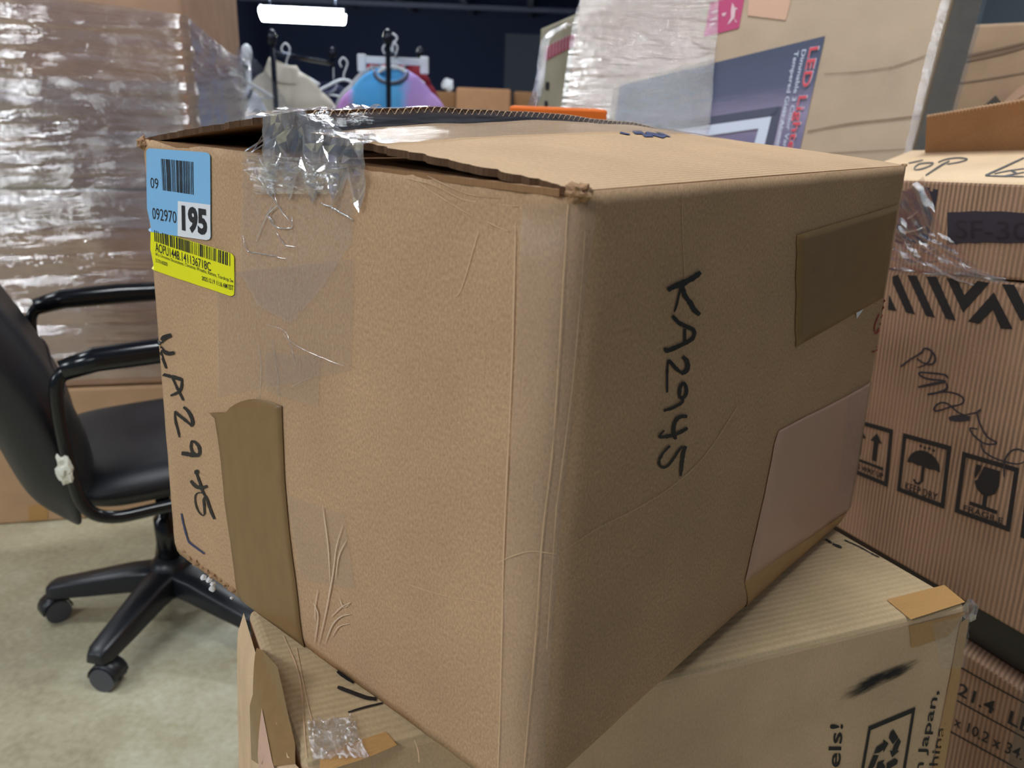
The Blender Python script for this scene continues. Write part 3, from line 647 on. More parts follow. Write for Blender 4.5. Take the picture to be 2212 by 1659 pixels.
folds(MBL, 'tape_fold', [(3.4, G_((410, 640), (440, 760), (560, 960), (500, 1030))), (3.2, G_((430, 860), (380, 910), (430, 1030), (520, 1180), (680, 1400), (850, 1640))), (2.4, G_((530, 1080), (580, 1170), (640, 1250), (690, 1390))),
    (4, G_((690, 840), (640, 930), (560, 1030), (510, 1080))), (4.5, G_((970, 750), (1040, 870), (1090, 950))), (6.5, G_((1520, 900), (1420, 1010), (1310, 1130))), (3, G_((1250, 930), (1230, 1040), (1300, 1190))),
    (5, G_((1310, 1370), (1480, 1460), (1640, 1540), (1780, 1630))), (4, G_((690, 1420), (560, 1550), (640, 1650))), (3, G_((790, 760), (700, 880), (640, 960))), (3.5, G_((760, 1080), (830, 1040))), (3, G_((900, 810), (880, 900), (800, 950)))],
    M['fold'], t0, .0032)
folds(MBL, 'tape_fold', [(2.5, [(528, 510), (536, 540), (552, 545), (590, 552), (622, 560)]), (3, [(590, 445), (575, 475), (555, 525)]), (3, [(580, 466), (600, 490), (632, 492), (634, 468)]), (2, [(600, 500), (618, 528), (645, 534)])], M['fold'], t0, .0022)
# film bridging from the flap edge to the side
V = []; U = []; nu, nv = 22, 14
for j in range(nv+1):
    for i in range(nu+1):
        a = .36+.24*i/nu; s = j/nv; h = tapetop(a, .02)
        if s < .5: p = top(a, .05-.105*s, h+.002-.003*s)
        else: p = top(a, -.0025, h+.0005).lerp(MB.off(1-a, .05+.03*math.sin(i*1.3), .003), (s-.5)*2)
        q = Vector((a*60, s*7, 3)); V.append(p+Vector((-.0035*noise.noise(q), -.006*noise.noise(q+Vector((9, 2, 1))), .004*noise.noise(q+Vector((3, 5, 8)))))); U.append((a*.5, s*.06))
mk('crumpled_tape', V, grid(nu, nv), M['milky'], t0, uvs=U)
V = []; U = []                                             # loose tongue of tape at its right end
for j in range(9):
    for i in range(7):
        u, v = MBL.find(742+i/6*46, 306+j/8*(40-6*abs(i-3))); V.append(MBL.off(u, max(v, 0), .006+.006*math.sin(i*.9)*j/8)); U.append((i*.01, j*.01))
mk('tape_tongue', V, grid(6, 8), M['milky'], t0, uvs=U, smooth=True)
# strands of tape pulled across the gap
def strand(p, q, r, sag=0.0):
    P = [p.lerp(q, i/10)-Vector((0, 0, sag*math.sin(math.pi*i/10))) for i in range(11)]
    return tube('tape_strand', P, r, M['fold'], t0, 5, local=False)
for (x0, y0, x1, y1, r) in ((532, 322, 632, 262, .0010), (545, 318, 640, 268, .0006), (572, 310, 650, 268, .0005), (548, 286, 576, 278, .0006)):
    u, v = MBL.find(x0, max(y0, 312)); p = MBL.off(u, v, .001); q = at(x1, y1, (p-CAM).dot(CF)*1.02); strand(p, q, r)
# brown flap scrap wrapped in clear tape
q4 = [top(.66, .03, .020), top(.52, .03, .028), top(.50, .14, .038), top(.66, .14, .030)]
ps = quad_surf(*q4); V = []; U = []
for j in range(13):
    for i in range(19):
        p = ps.fn(i/18, j/12)+Vector((0, 0, .009*noise.noise(Vector((i*.5, j*.6, 4))))); V.append(p); U.append((i/18*.1, j/12*.06))
mk('crumpled_tape', V, grid(18, 12), M['crumple'], t0, uvs=U)
patch(ps, 'amber_tape', [(0, 0.2), (.7, .2), (.7, .9), (0, .9)], M['amber'], t0, .002, 8, 6, px=False)
wad('tape_bead', at(522, 276, .80), .012, M['crumple'], t0, 2, (1.2, .7, .8), .5, 4)
# navy print and worn lines on the right flap
def fp(S, name, P, mat, h=.0008): return polys(S, name, P, mat, t0, h)
fp(SR, 'navy_print', [[(1365, 284), (1385, 284), (1392, 291), (1372, 291)], [(1386, 291), (1405, 291), (1412, 297), (1392, 297)], [(1398, 285), (1440, 296), (1432, 300), (1392, 289)], [(1415, 286), (1430, 288), (1450, 297), (1436, 296)], [(1340, 286), (1362, 291), (1358, 293), (1338, 289)]], M['bluep'])
# bits of foam at the lower left corner
for i, (x, y) in enumerate(((452, 1252), (460, 1262), (458, 1272), (440, 1246), (500, 1292))):
    wad('foam_crumb', at(x, y, .80), .0035 if i < 4 else .0022, M['foam'], t0, 1, (1, 1, 1), .6, i)
# frayed lower edge
for i in range(9):
    s = i/8; x = 398+s*110; y = 1190+s*112+4*math.sin(i*2.2); u, v = MBL.find(x, y); wad('frayed_edge', MBL.off(u, min(v, .985), .0002), .0018+.0008*(i % 3), M['rag'], t0, 2, (1.3, 1.3, .7), .7, i*1.3)

# ================================================================== carton under it
z2 = ZB-.0006
FL, FRt = onz(655, 1655, z2), onz(2092, 1306, z2); BRt = onz(1785, 1129, z2); BRt = FRt+(BRt-FRt)*1.16; BL = FL+(BRt-FRt)
dn = Vector((0, 0, -(z2)))
rt2 = (FRt-FL).normalized()
t2, V2 = carton('lower_carton', [FL, FRt, FRt+dn+rt2*.075, FL+dn], BRt-FRt, M['low'], 'pale brown carton with recycling mark, directly under the foreground box', bv=.007, topmat=M['low_top'])
F2 = quad_surf(FL, FRt, FRt+Vector((0, 0, -z2))+rt2*.075, FL+Vector((0, 0, -z2))); T2 = quad_surf(BL, BRt, FRt, FL)
# bulging left side panel
def side2(b, s):
    dz = .004+.40*s; return FL+ey*b+Vector((0, 0, -dz))+nrm*(((.010+.012*(1-b))*min(1, max(0, dz)/.03)**.5+.065*dz)*min(1, max(0, b+.02)/.12))
V = []; U = []; ex = (FL-FRt).normalized(); ey = (BRt-FRt); nrm = Vector((ex.x, ex.y, 0)).normalized()
for j in range(21):
    for i in range(13):
        b = i/12; s = j/20; p = side2(b, s); V.append(p); U.append((b*.5, s*.7))
sp_ = mk('side_panel', V, grid(12, 20), M['low'], t2, smooth=True, uvs=U); sp_['label'] = 'bulging left side panel'
SP = Surf(side2, (0, 1, 0, .9), 24)
loft(SP, 'brown_tape', [(556, 1400), (548, 1500), (545, 1640)], [(602, 1440), (622, 1530), (640, 1650)], M['btape'], t2, .0008, 12, 6)
polys(SP, 'peach_label', [[(569, 1530), (596, 1660), (563, 1660), (562, 1600)]], M['peach'], t2, .0014)
H_ = lambda *P: zpts(530, 1280, 3.072, P)
strokes(T2, 'handwriting', [(9, H_((612, 525), (650, 555), (720, 600))), (9, H_((612, 632), (700, 665), (800, 702), (870, 712))), (4.5, H_((682, 800), (780, 770), (910, 738)))], M['ink'], t2, .0008, jag=.1)
loft(T2, 'amber_tape', [(692, 1643), (702, 1628), (760, 1606), (834, 1582)], [(690, 1668), (720, 1662), (790, 1640), (858, 1611)], M['amber'], t2, .0008, 10, 5)
loft(T2, 'crumpled_tape', [(664, 1560), (668, 1600), (676, 1645)], [(765, 1552), (775, 1590), (800, 1640)], M['crumple'], t2, .001, 22, 26, crumple=.0035)
strokes(T2, 'crease', [(3, [(612, 1375), (640, 1440), (652, 1500), (656, 1560), (662, 1640)]), (2, [(640, 1400), (660, 1500), (674, 1560)]), (2, [(895, 1600), (903, 1625), (905, 1650)])], M['worn'], t2, .0008, jag=.8)
I_ = lambda *P: zpts(1500, 1100, 2.967, P)
polys(T2, 'amber_tape', [I_((1230, 585), (1600, 490), (1735, 600), (1385, 712))], M['amber'], t2, .0010)
polys(F2, 'amber_tape', [I_((1372, 745), (1385, 885), (1620, 810), (1735, 655))], M['amber'], t2, .0010)
polys(F2, 'amber_tape', [[(2072, 1345), (2093, 1330), (2028, 1720), (2005, 1720)]], M['amber'], t2, .0010)
loft(F2, 'clear_tape', [(2010, 1345), (2020, 1400), (2030, 1440)], [(2090, 1322), (2088, 1390), (2080, 1440)], M['tape'], t2, .0012, 14, 12, crumple=.002)
wad('tape_bead', at(2094, 1318, 1.0*((FRt-CAM).dot(CF))), .010, M['crumple'], t2, 2, (.6, .8, 1.3), .5, 3)
strokes(T2, 'printed_line', [(4.5, I_((840, 195), (880, 220))), (5, I_((885, 225), (945, 250))), (2.5, I_((960, 200), (1060, 245), (1140, 290), (1185, 310)))], M['print'], t2, .0008, jag=.9)
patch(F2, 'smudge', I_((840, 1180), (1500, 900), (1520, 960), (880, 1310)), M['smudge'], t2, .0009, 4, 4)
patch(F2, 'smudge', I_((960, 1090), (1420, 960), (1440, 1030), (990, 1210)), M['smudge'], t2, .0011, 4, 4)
text(F2, 'printed_word', 'n Japan,', [(1972, 1668), (2010, 1490), (2032, 1492), (1996, 1668)], M['print'], t2, .0010, .008)
text(F2, 'printed_word', 'China.', [(1997, 1690), (2026, 1557), (2042, 1559), (2017, 1690)], M['print'], t2, .0010, .008)
text(F2, 'printed_word', 'uels!', [(1783, 1690), (1792, 1563), (1820, 1563), (1811, 1690)], M['print'], t2, .0010, .008)
rq = [(1875, 1568), (1976, 1526), (1950, 1690), (1846, 1735)]
def frame_polys(th): return [[(0, 0), (1, 0), (1, th), (0, th)], [(0, 1-th), (1, 1-th), (1, 1), (0, 1)], [(0, th), (th, th), (th, 1-th), (0, 1-th)], [(1-th, th), (1, th), (1, 1-th), (1-th, 1-th)]]
def rec():
    out = []
    for k in range(3):
        a = math.radians(120*k+50); R = lambda x, y: (.5+(x*math.cos(a)-y*math.sin(a))*.98, .48+(x*math.sin(a)+y*math.cos(a))*.80)
        out.append([R(-.24, -.30), (R(-.02, -.30)), R(-.02, -.17), R(-.20, -.17), R(-.26, -.24)])
        out.append([R(.0, -.30), R(.10, -.30), R(.17, -.18), R(.22, -.20), R(.17, -.05), R(.02, -.08), R(.07, -.11), R(.02, -.18)])
    return out
polys(F2, 'recycling_mark', frame_polys(.06)+rec(), M['print'], t2, .0010, quad=rq)

# ================================================================== cartons on the right
Q2 = para([(1800, 572), (2400, 632), (2235, 1388), (1742, 1102)], 1.22)
backR = Vector((.20, .20, 0))
tR2, VR2 = carton('striped_carton', Q2, backR, M['stripe'], 'striped carton with KEEP DRY and FRAGILE symbols, middle of the right-hand stack', group='right-hand stack', bv=.005)
R2 = quad_surf(*Q2)
J_ = lambda *P: zpts(1860, 380, 4.88, P)
for P in (((335, 1060), (395, 1040), (575, 1460), (480, 1440), (335, 1120)), ((490, 1045), (590, 1050), (785, 1495), (690, 1475)), ((690, 1060), (800, 1060), (1005, 1525), (900, 1505)), ((905, 1075), (1015, 1085), (1095, 1255), (1080, 1440)), ((1095, 1255), (1230, 1105), (1360, 1125), (1080, 1440)),
          ((1130, 1535), (1405, 1225), (1395, 1410), (1245, 1560)), ((1405, 1225), (1605, 1615), (1480, 1610), (1395, 1410)), ((1490, 1140), (1620, 1145), (1790, 1480), (1690, 1530)), ((300, 1250), (380, 1425), (285, 1410))):
    polys(R2, 'chevron_print', [J_(*P)], M['print'], tR2, .0010)
def disc(cx, cy, rx, ry, a0=0, a1=360, n=16): return [(cx+rx*math.cos(math.radians(a0+(a1-a0)*k/n)), cy+ry*math.sin(math.radians(a0+(a1-a0)*k/n))) for k in range(n+1)]
um = [disc(.5, .46, .34, .27, 180, 360)+[(.75, .44), (.62, .46), (.5, .44), (.38, .46), (.26, .44)], [(.475, .44), (.525, .44), (.525, .70), (.475, .70)]]
um += [[(.5+.09*math.cos(t)-.09+.0, .70+.07*math.sin(t)), (.5+.045*math.cos(t)-.09, .70+.035*math.sin(t)), (.5+.045*math.cos(u)-.09, .70+.035*math.sin(u)), (.5+.09*math.cos(u)-.09, .70+.07*math.sin(u))] for t, u in [(math.pi*k/8, math.pi*(k+1)/8) for k in range(8)]]
um += [disc(.40+.09*k, .13+.012*(k % 2), .03, .022) for k in range(4)]
kd = [(1952, 935), (2056, 964), (2040, 1099), (1938, 1060)]
polys(R2, 'keep_dry_symbol', frame_polys(.075)+um, M['print'], tR2, .0010, quad=kd)
def sub(q, x0, y0, x1, y1):
    f = lambda a, b: tuple((q[0][i]*(1-a)+q[1][i]*a)*(1-b)+(q[3][i]*(1-a)+q[2][i]*a)*b for i in (0, 1)); return [f(x0, y0), f(x1, y0), f(x1, y1), f(x0, y1)]
text(R2, 'printed_word', 'KEEP DRY', sub(kd, .16, .80, .84, .92), M['print'], tR2, .0010, .008)
fg = [(2080, 975), (2203, 1011), (2182, 1149), (2063, 1106)]
gl = [[(.28, .13), (.38, .13), (.30, .36), (.27, .32)], [(.42, .13), (.70, .13), (.72, .36), (.67, .50), (.56, .57), (.44, .57), (.33, .50), (.29, .40), (.34, .36)], [(.475, .56), (.55, .56), (.55, .74), (.475, .74)], [(.25, .74), (.75, .74), (.75, .80), (.25, .80)]]
polys(R2, 'fragile_symbol', frame_polys(.075)+gl, M['print'], tR2, .0010, quad=fg)
text(R2, 'printed_word', 'FRAGILE', sub(fg, .15, .83, .86, .92), M['print'], tR2, .0012, .008)
uq = [(1838, 902), (1930, 928), (1918, 1052), (1822, 1012)]
def arrow(x): return [[(x, .14), (x+.13, .30), (x-.13, .30)], [(x-.05, .29), (x+.05, .29), (x+.05, .64), (x-.05, .64)]]
polys(R2, 'this_way_up_symbol', frame_polys(.075)+arrow(.30)+arrow(.66)+[[(.12, .70), (.88, .70), (.88, .75), (.12, .75)]], M['print'], tR2, .0010, quad=uq)
text(R2, 'printed_word', 'THIS WAY UP', sub(uq, .12, .80, .88, .90), M['print'], tR2, .0010, .02)
polys(R2, 'edge_symbol', frame_polys(.075), M['print'], tR2, .0010, quad=[(2222, 1016), (2350, 1058), (2320, 1208), (2205, 1160)])
K_ = lambda *P: zpts(1920, 740, 5.72, P)
strokes(R2, 'handwriting', [(4.5, K_((150, 300), (260, 215), (400, 130), (445, 75), (510, 90), (570, 160), (575, 230), (520, 270), (430, 250), (350, 195))), (3.5, K_((540, 90), (520, 190), (460, 270), (360, 310))),
    (4.5, K_((735, 440), (700, 400), (560, 380), (390, 370), (400, 410), (500, 450), (700, 470))), (6, K_((715, 480), (560, 510), (370, 550))), (5, K_((715, 500), (720, 570), (600, 620), (480, 640))), (4, K_((480, 640), (700, 610), (860, 640), (930, 700), (900, 760), (780, 790), (600, 845), (565, 810), (640, 745), (740, 760), (860, 860), (960, 900))),
    (8, K_((1010, 930), (900, 910), (760, 935), (880, 955), (1010, 945))), (4, K_((960, 890), (1100, 860), (1145, 825), (1100, 870), (1130, 1000), (1220, 1160), (1340, 1240), (1200, 1250), (1060, 1150), (1010, 1060), (1100, 1070))), (3.5, K_((1150, 1240), (1170, 1330), (1280, 1410), (1440, 1470), (1600, 1500), (1700, 1460))), (4, K_((1430, 1660), (1440, 1450), (1520, 1340), (1620, 1320), (1720, 1370)))], M['marker'], tR2, .0010, jag=.3, label='black cursive marker writing')
# upper carton of that stack
dv2 = Q2[3]-Q2[0]
Q1 = [Q2[0]-dv2*.315, Q2[1]-(Q2[2]-Q2[1])*.252, Q2[1]-dv2*.004, Q2[0]-dv2*.004]
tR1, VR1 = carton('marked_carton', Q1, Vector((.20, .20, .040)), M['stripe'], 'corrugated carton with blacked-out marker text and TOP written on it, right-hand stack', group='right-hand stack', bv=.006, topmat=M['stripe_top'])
R1 = quad_surf(*Q1)
strokes(R1, 'blacked_out_text', [(13, J_((470+45*i+6*(i % 2), 160-20*(i % 3)), (430+43*i, 420), (395+40*i, 700+14*(i % 2)))) for i in range(8)], M['marker'], tR1, .0010, taper=.15)
strokes(R1, 'blacked_out_text', [(17, J_((915, 420+62*i), (1300, 415+62*i+8*(i % 2)), (1720, 430+58*i), (2100, 440+58*i))) for i in range(5)]+[(12, J_((905, 710), (1000, 690), (1250, 660)))], M['marker'], tR1, .0010, taper=.12)
text(R1, 'overwritten_code', 'SF-30', [(2065, 475), (2225, 480), (2225, 520), (2065, 515)], plain('overwritten_ink', srgb(38, 34, 42), .5), tR1, .0014)
strokes(R1, 'handwriting', [(3, J_((665, 760), (655, 830), (645, 890))), (3, J_((740, 760), (715, 850), (720, 905), (815, 900)))], M['greyink'], tR1, .0010)
TQ = [VR1[4], VR1[5], VR1[1], VR1[0]]; T1 = quad_surf(*TQ)
Lq = lambda *P: zpts(1940, 220, 8.13, P)
strokes(T1, 'handwriting', [(3, Lq((180, 1085), (300, 1060), (440, 1030))), (3.2, Lq((280, 1190), (310, 1140), (400, 1090), (610, 1080), (560, 1130), (430, 1180), (330, 1200), (275, 1185))), (4, Lq((485, 1300), (620, 1210), (760, 1120), (905, 1045))), (3, Lq((700, 1070), (850, 1015), (1050, 990), (1215, 1012), (1100, 1060), (860, 1105))),
    (4, Lq((1530, 1300), (1800, 1180), (2212, 990))), (3, Lq((1530, 1305), (1800, 1312), (2212, 1318))), (2.5, Lq((1690, 1270), (1900, 1225), (2212, 1180))), (2.5, Lq((1880, 1305), (2050, 1275), (2212, 1245))), (4, Lq((1985, 1220), (2040, 1245), (2095, 1270)))], M['greyink'], tR1, .0008, jag=.1, label='grey handwriting reading TOP')
# raised flap behind
a0, a1 = T1.find(1998, 330), T1.find(2300, 322); pA, pB = T1.fn(*a0), T1.fn(*a1); upv = Vector((-.03, -.05, .062))
nA = (pB-pA)
V = [pA, pB, pB+upv+Vector((0, 0, .02)), pA+upv-nA*.02]; off = Vector((.006, .012, .003)); V += [p+off for p in V]
fl_ = mk('open_flap', V, [(0, 1, 2, 3), (7, 6, 5, 4), (3, 2, 6, 7), (0, 3, 7, 4), (1, 5, 6, 2), (0, 4, 5, 1)], M['kraft_in'], tR1, uvs=[(0, 0), (.4, 0), (.4, .06), (0, .06)]*2)
V = []; n = 160
for i in range(n+1):
    p = (pA+upv-nA*.02).lerp(pB+upv+Vector((0, 0, .02)), i/n); s = .5+.46*math.sin(i*1.57); q = p+off*s+Vector((0, 0, .0012)); V += [q, q+Vector((0, 0, -.004))]
solid(mk('fluting', V, [(2*i, 2*i+1, 2*i+3, 2*i+2) for i in range(n)], M['worn'], fl_), .0008, 0)
# stretch film round the upper carton
loft(R1, 'stretch_film', [(1880, 470), (1890, 520), (1900, 560), (1930, 585)], [(2000, 380), (2040, 500), (2120, 580), (2190, 612)], M['crumple'], tR1, .002, 18, 16, crumple=.004)
folds(R1, 'film_edge', [(5, J_((380, 770), (480, 830), (640, 910), (700, 945))), (5, J_((690, 905), (830, 995), (1000, 1080), (1200, 1150))), (4, J_((860, 830), (1010, 940), (1200, 1010), (1400, 1060), (1540, 1085))), (4, J_((500, 450), (560, 415), (625, 360))), (4, J_((415, 585), (480, 595), (600, 570), (690, 535))), (4, J_((690, 800), (740, 790), (800, 765)))], M['fold'], tR1, .004)
# lower carton of that stack, with black plastic between
dnv = (Q2[3]-Q2[0]).normalized()
g0 = [Q2[3]+dnv*.004+Vector((.02, .02, 0)), Q2[2]+dnv*.004+Vector((.02, .02, 0)), Q2[2]+dnv*.075+Vector((.02, .02, 0)), Q2[3]+dnv*.075+Vector((.02, .02, 0))]
carton('black_tray', g0, backR*.9, M['blackp'], 'black plastic tray squeezed between the two lower right-hand cartons', 'tray', bv=.004)
s0 = Q2[3]+dnv*.078; s1 = Q2[2]+dnv*.078; bt0 = s0+dnv*((s0.z-.25)/abs(dnv.z)); bt1 = s1+dnv*((s1.z-.02)/abs(dnv.z))
tR3, VR3 = carton('labelled_carton', [s0, s1, bt1, bt0], backR, M['stripe'], 'striped carton printed 21.4 L, lowest of the right-hand stack', group='right-hand stack', bv=.005)
R3 = quad_surf(s0, s1, bt1, bt0)
text(R3, 'printed_weight', '21.4  LBS', [(2075, 1474), (2262, 1573), (2254, 1603), (2068, 1499)], M['print'], tR3, .0010, .012)
text(R3, 'printed_size', 'x 10.2 x 34.', [(2065, 1546), (2216, 1619), (2208, 1643), (2060, 1566)], M['print'], tR3, .0010, .008)
strokes(R3, 'ruled_line', [(3, [(2075, 1441), (2140, 1478), (2240, 1532)]), (3, [(2068, 1513), (2140, 1553), (2240, 1608)]), (3, [(2050, 1578), (2130, 1622), (2240, 1683)])], M['print'], tR3, .0010, taper=0, jag=0)

# ================================================================== big wrapped carton behind
QBq = para([(1262, -80), (2095, -150), (1987, 260), (1217, 233)], 1.80)
e1 = QBq[1]-QBq[0]; e2 = QBq[3]-QBq[0]; kk = (QBq[3].z-.04)/abs(e2.z)
low = [QBq[0]+e2*(1+kk), QBq[1]+e2*(1+kk)]
ddz = max(0, .0-min(low[0].z, low[1].z))
kk2 = min(QBq[0].z/abs(e2.z), QBq[1].z/abs(e2.z))*.99
nB = e1.cross(e2).normalized(); nB = -nB if nB.dot(CAM-QBq[0]) > 0 else nB
nBh = Vector((nB.x, nB.y, 0)).normalized()
rv = ray(2110, 0).normalized()
QBc = [QBq[0], QBq[1], QBq[1]+e2*kk2, QBq[0]+e2*kk2]
tB, VB = carton('mirror_carton', QBc, (nBh*.30+Vector((.10, 0, 0)))*.42, M['big'], 'tall pale carton reading LED Lighted, wrapped in film behind the foreground box', bv=.008)
SB = quad_surf(*QBc)
pq = [(1340, 185), (1783, 78), (1700, 450), (1304, 425)]
patch(SB, 'printed_panel', pq, M['panel'], tB, .002, 4, 10)['label'] = 'dark slate printed panel'
polys(SB, 'frame_print', [[(1414, 270), (1684, 230), (1680, 248), (1410, 290)], [(1684, 230), (1690, 231), (1650, 400), (1632, 400), (1664, 250)]], M['slate'], tB, .0035)
polys(SB, 'frame_print', [[(1438, 284), (1668, 252), (1640, 278), (1400, 312)], [(1668, 252), (1632, 400), (1606, 400), (1640, 278)]], M['panelw'], tB, .0045)
polys(SB, 'frame_print', [[(1692, 236), (1702, 234), (1664, 400), (1652, 400)]], M['lav'], tB, .0035)
text(SB, 'printed_title', 'LED Lighted', [(1772, 100), (1712, 352), (1690, 350), (1744, 104)], M['panelw'], tB, .004, .03)
text(SB, 'printed_title', 'LED Lighted', [(1770, 101), (1711, 351), (1691, 349), (1745, 105)], M['redprint'], tB, .0055, .012)
text(SB, 'printed_line', 'Dimmable 3 Color Vanity', [(1743, 107), (1695, 345), (1684, 343), (1731, 109)], M['panelw'], tB, .004, .01)
text(SB, 'printed_line', 'Tempered Glass Aluminum', [(1727, 110), (1680, 345), (1669, 343), (1715, 112)], M['panelw'], tB, .004, .01)
patch(SB, 'label', [(1535, 6), (1610, -12), (1597, 61), (1521, 80)], M['pink'], tB, .002, 3, 3)['label'] = 'magenta label with white glass mark'
polys(SB, 'label_print', [[(1583, 6), (1590, 20), (1588, 38), (1578, 50), (1572, 54), (1580, 38), (1580, 22)], [(1560, 30), (1570, 27), (1568, 34), (1562, 36)], [(1590, 16), (1595, 20), (1590, 22)], [(1586, 38), (1593, 48), (1590, 49)], [(1537, 26), (1553, 22), (1552, 26), (1537, 30)], [(1535, 42), (1550, 38), (1549, 42), (1535, 46)], [(1534, 52), (1546, 49), (1545, 53), (1534, 56)]], M['ltpink'], tB, .003)
polys(SB, 'paper_patch', [[(1618, -20), (1714, -20), (1698, 44), (1616, 34)]], plain('peach_paper', srgb(214, 172, 146), .6), tB, .002)
strokes(SB, 'crease', [(4, [(1745, 284), (1830, 268), (1920, 258), (1990, 250)]), (2.5, [(1920, 148), (1950, 138), (1985, 126), (2005, 118)]), (2, [(1780, 160), (1860, 155), (1925, 145)]), (2, [(1740, 334), (1850, 328), (1960, 322)])], plain('crease_shadow', srgb(150, 126, 104), .8), tB, .002, jag=.5)
# side return strip and film
film_b = thing('stretch_wrap', 'clear stretch wrap with glare over the tall pale carton', 'plastic wrap', (QBq[0].x, QBq[0].y, QBq[0].z-.6))
loft(SB, 'film_sheet', [(1266, -40), (1240, 60), (1214, 240), (1190, 400)], [(1560, -100), (1552, 80), (1535, 250), (1520, 400)], M['wrap_r'], film_b, .008, 30, 24, uvscale=(1.0, 1.6))
loft(SB, 'film_sheet', [(2040, -60), (2035, 0), (2000, 130), (1970, 262), (1955, 330)], [(2074, -60), (2055, 0), (2020, 130), (1988, 262), (1970, 330)], M['wrap'], film_b, .010, 26, 8, uvscale=(.2, 1.2))
loft(SB, 'film_sheet', [(1330, 190), (1325, 240), (1318, 300)], [(1548, 128), (1545, 200), (1538, 280)], M['wrap'], film_b, .014, 20, 20, uvscale=(.8, .5))
Rs = quad_surf(VB[1], VB[5], VB[6], VB[2])
loft(Rs, 'film_sheet', [(0, 0), (0, .5), (0, 1)], [(1, 0), (1, .5), (1, 1)], M['wrap'], film_b, .006, 40, 6, uvscale=(.3, 2.2), px=False)
# narrow striped carton behind on the left
QC = [at(1168, 62, 2.75), at(1252, 26, 2.42), at(1205, 420, 1.95), at(1130, 400, 2.35)]
hC = Vector((0, 0, QC[2].z-.02)); QC[2] = QC[1]+Vector((0, 0, -(QC[1].z-.02))); QC[3] = QC[0]+Vector((0, 0, -(QC[0].z-.02)))
tC, VC = carton('narrow_carton', QC, Vector((.10, .25, 0)), card('grey_green_carton', srgb(176, 168, 146), var=.05), 'greyish carton with a red striped band, beside the tall wrapped carton', bv=.006)
Sc = quad_surf(*QC)
polys(Sc, 'red_band', [[(1176, 104), (1245, 70), (1240, 100), (1176, 133)]], M['red'], tC, .002)
strokes(Sc, 'band_stripe', [(1.6, [(1184+7*i, 97-3.4*i), (1182+7*i, 128-3.4*i)]) for i in range(8)], M['ltpink'], tC, .003)
for (x, y, s) in ((1184, 186, 9), (1181, 226, 8)): strokes(Sc, 'printed_spot', [(s, [(x, y-s), (x-1, y+s)])], M['print'], tC, .002)
fc = thing('stretch_wrap', 'loose clear film hanging off the narrow striped carton', 'plastic wrap', (QC[0].x, QC[0].y, QC[0].z-.5))
V = []; U = []; FP = [(1252, 36), (1216, 50), (1190, 63), (1174, 78), (1167, 96), (1162, 130), (1158, 165), (1152, 195), (1140, 225), (1122, 262)]
for j, (x, y) in enumerate(FP):
    for i in range(7):
        s = i/6; V.append(at(x+s*(12+1.4*j), y+s*(6 if j < 4 else 2), 2.55-.12*s+.03*noise.noise(Vector((j*.8, s*3, 1))))); U.append((s*.3, j*.1))
mk('film_sheet', V, grid(6, len(FP)-1), M['wrap'], fc, smooth=True, uvs=U)
# orange tote
po0, po1 = at(1150, 243, 1.45), at(1311, 237, 1.42); zo = po1.z
to = thing('storage_bin', 'bright orange plastic bin, only its rim showing behind the foreground box', 'bin', ((po0.x+po1.x)/2, po0.y+.15, 0))
ox0, ox1, oy0, oy1 = po0.x-.03, po1.x, po1.y, po1.y+.22
def tray(name, x0, x1, y0, y1, z0, z1, th, mat, parent, taper=.03):
    V = []
    for (ins, z) in ((taper, z0), (0, z1), (th, z1), (taper+th, z0+th)):
        V += [(x0+ins, y0+ins, z), (x1-ins, y0+ins, z), (x1-ins, y1-ins, z), (x0+ins, y1-ins, z)]
    F = [(3, 2, 1, 0), (12, 13, 14, 15)]+[(4*l+k, 4*l+(k+1) % 4, 4*l+4+(k+1) % 4, 4*l+4+k) for l in range(3) for k in range(4)]
    return mk(name, V, F, mat, parent)
bevel(tray('body', ox0, ox1, oy0, oy1, 0.0, zo-.03, .006, M['orange'], to, .02), .004)
bevel(bx('rim', ox0-.012, ox1+.0, oy0-.012, oy1+.012, zo-.03, zo, M['orange'], to, local=False), .004)

# ---- cartons and wall at the upper right
def hcart(name, pts, d, back, mat, label, group=None, floor=True, **kw):
    q = para(pts, d)
    if floor:
        e = q[3]-q[0]
        kz = .99*min(q[0].z, q[1].z)/abs(e.z) if e.z < 0 else 1
        q = [q[0], q[1], q[1]+e*max(kz, .2), q[0]+e*max(kz, .2)]
    return carton(name, q, back, mat, label, group=group, **kw)
def upright(px0, px1, Y0, Y1):
    a = ony(*px0, Y0); b = ony(*px1, Y1); z = (a.z+b.z)/2; return [Vector((a.x, a.y, z)), Vector((b.x, b.y, z)), Vector((b.x, b.y, 0)), Vector((a.x, a.y, 0))]
tX, VX = carton('open_carton', upright((2030, 84), (2330, 10), 2.3, 2.05), (.15, .5, 0), M['pale'], 'pale carton with creased side and dark wedge, top right behind the marked carton', bv=.008)
SX = quad_surf(VX[0], VX[1], VX[2], VX[3])
strokes(SX, 'crease', [(5, [(2085, 122), (2150, 108), (2225, 90)]), (7, [(2084, 132), (2150, 118), (2225, 98)]), (3, [(2070, 180), (2140, 170), (2225, 155)])], plain('crease_tone', srgb(140, 116, 96), .8), tX, .002, jag=.3)
polys(SX, 'dark_wedge', [[(2118, 236), (2152, 206), (2166, 224), (2150, 226)]], plain('wedge_tone', srgb(92, 84, 78), .8), tX, .003)
fy = [at(2166, 246, 1.95), at(2225, 200, 1.86), at(2300, 190, 1.83), at(2300, 262, 1.88)]
o = mk('open_flap', fy, [(0, 1, 2, 3)], M['stripe_top'], tX, uvs=[(0, 0), (.1, .1), (.2, .1), (.2, 0)]); solid(o, .005, 0); o['label'] = 'light open flap'
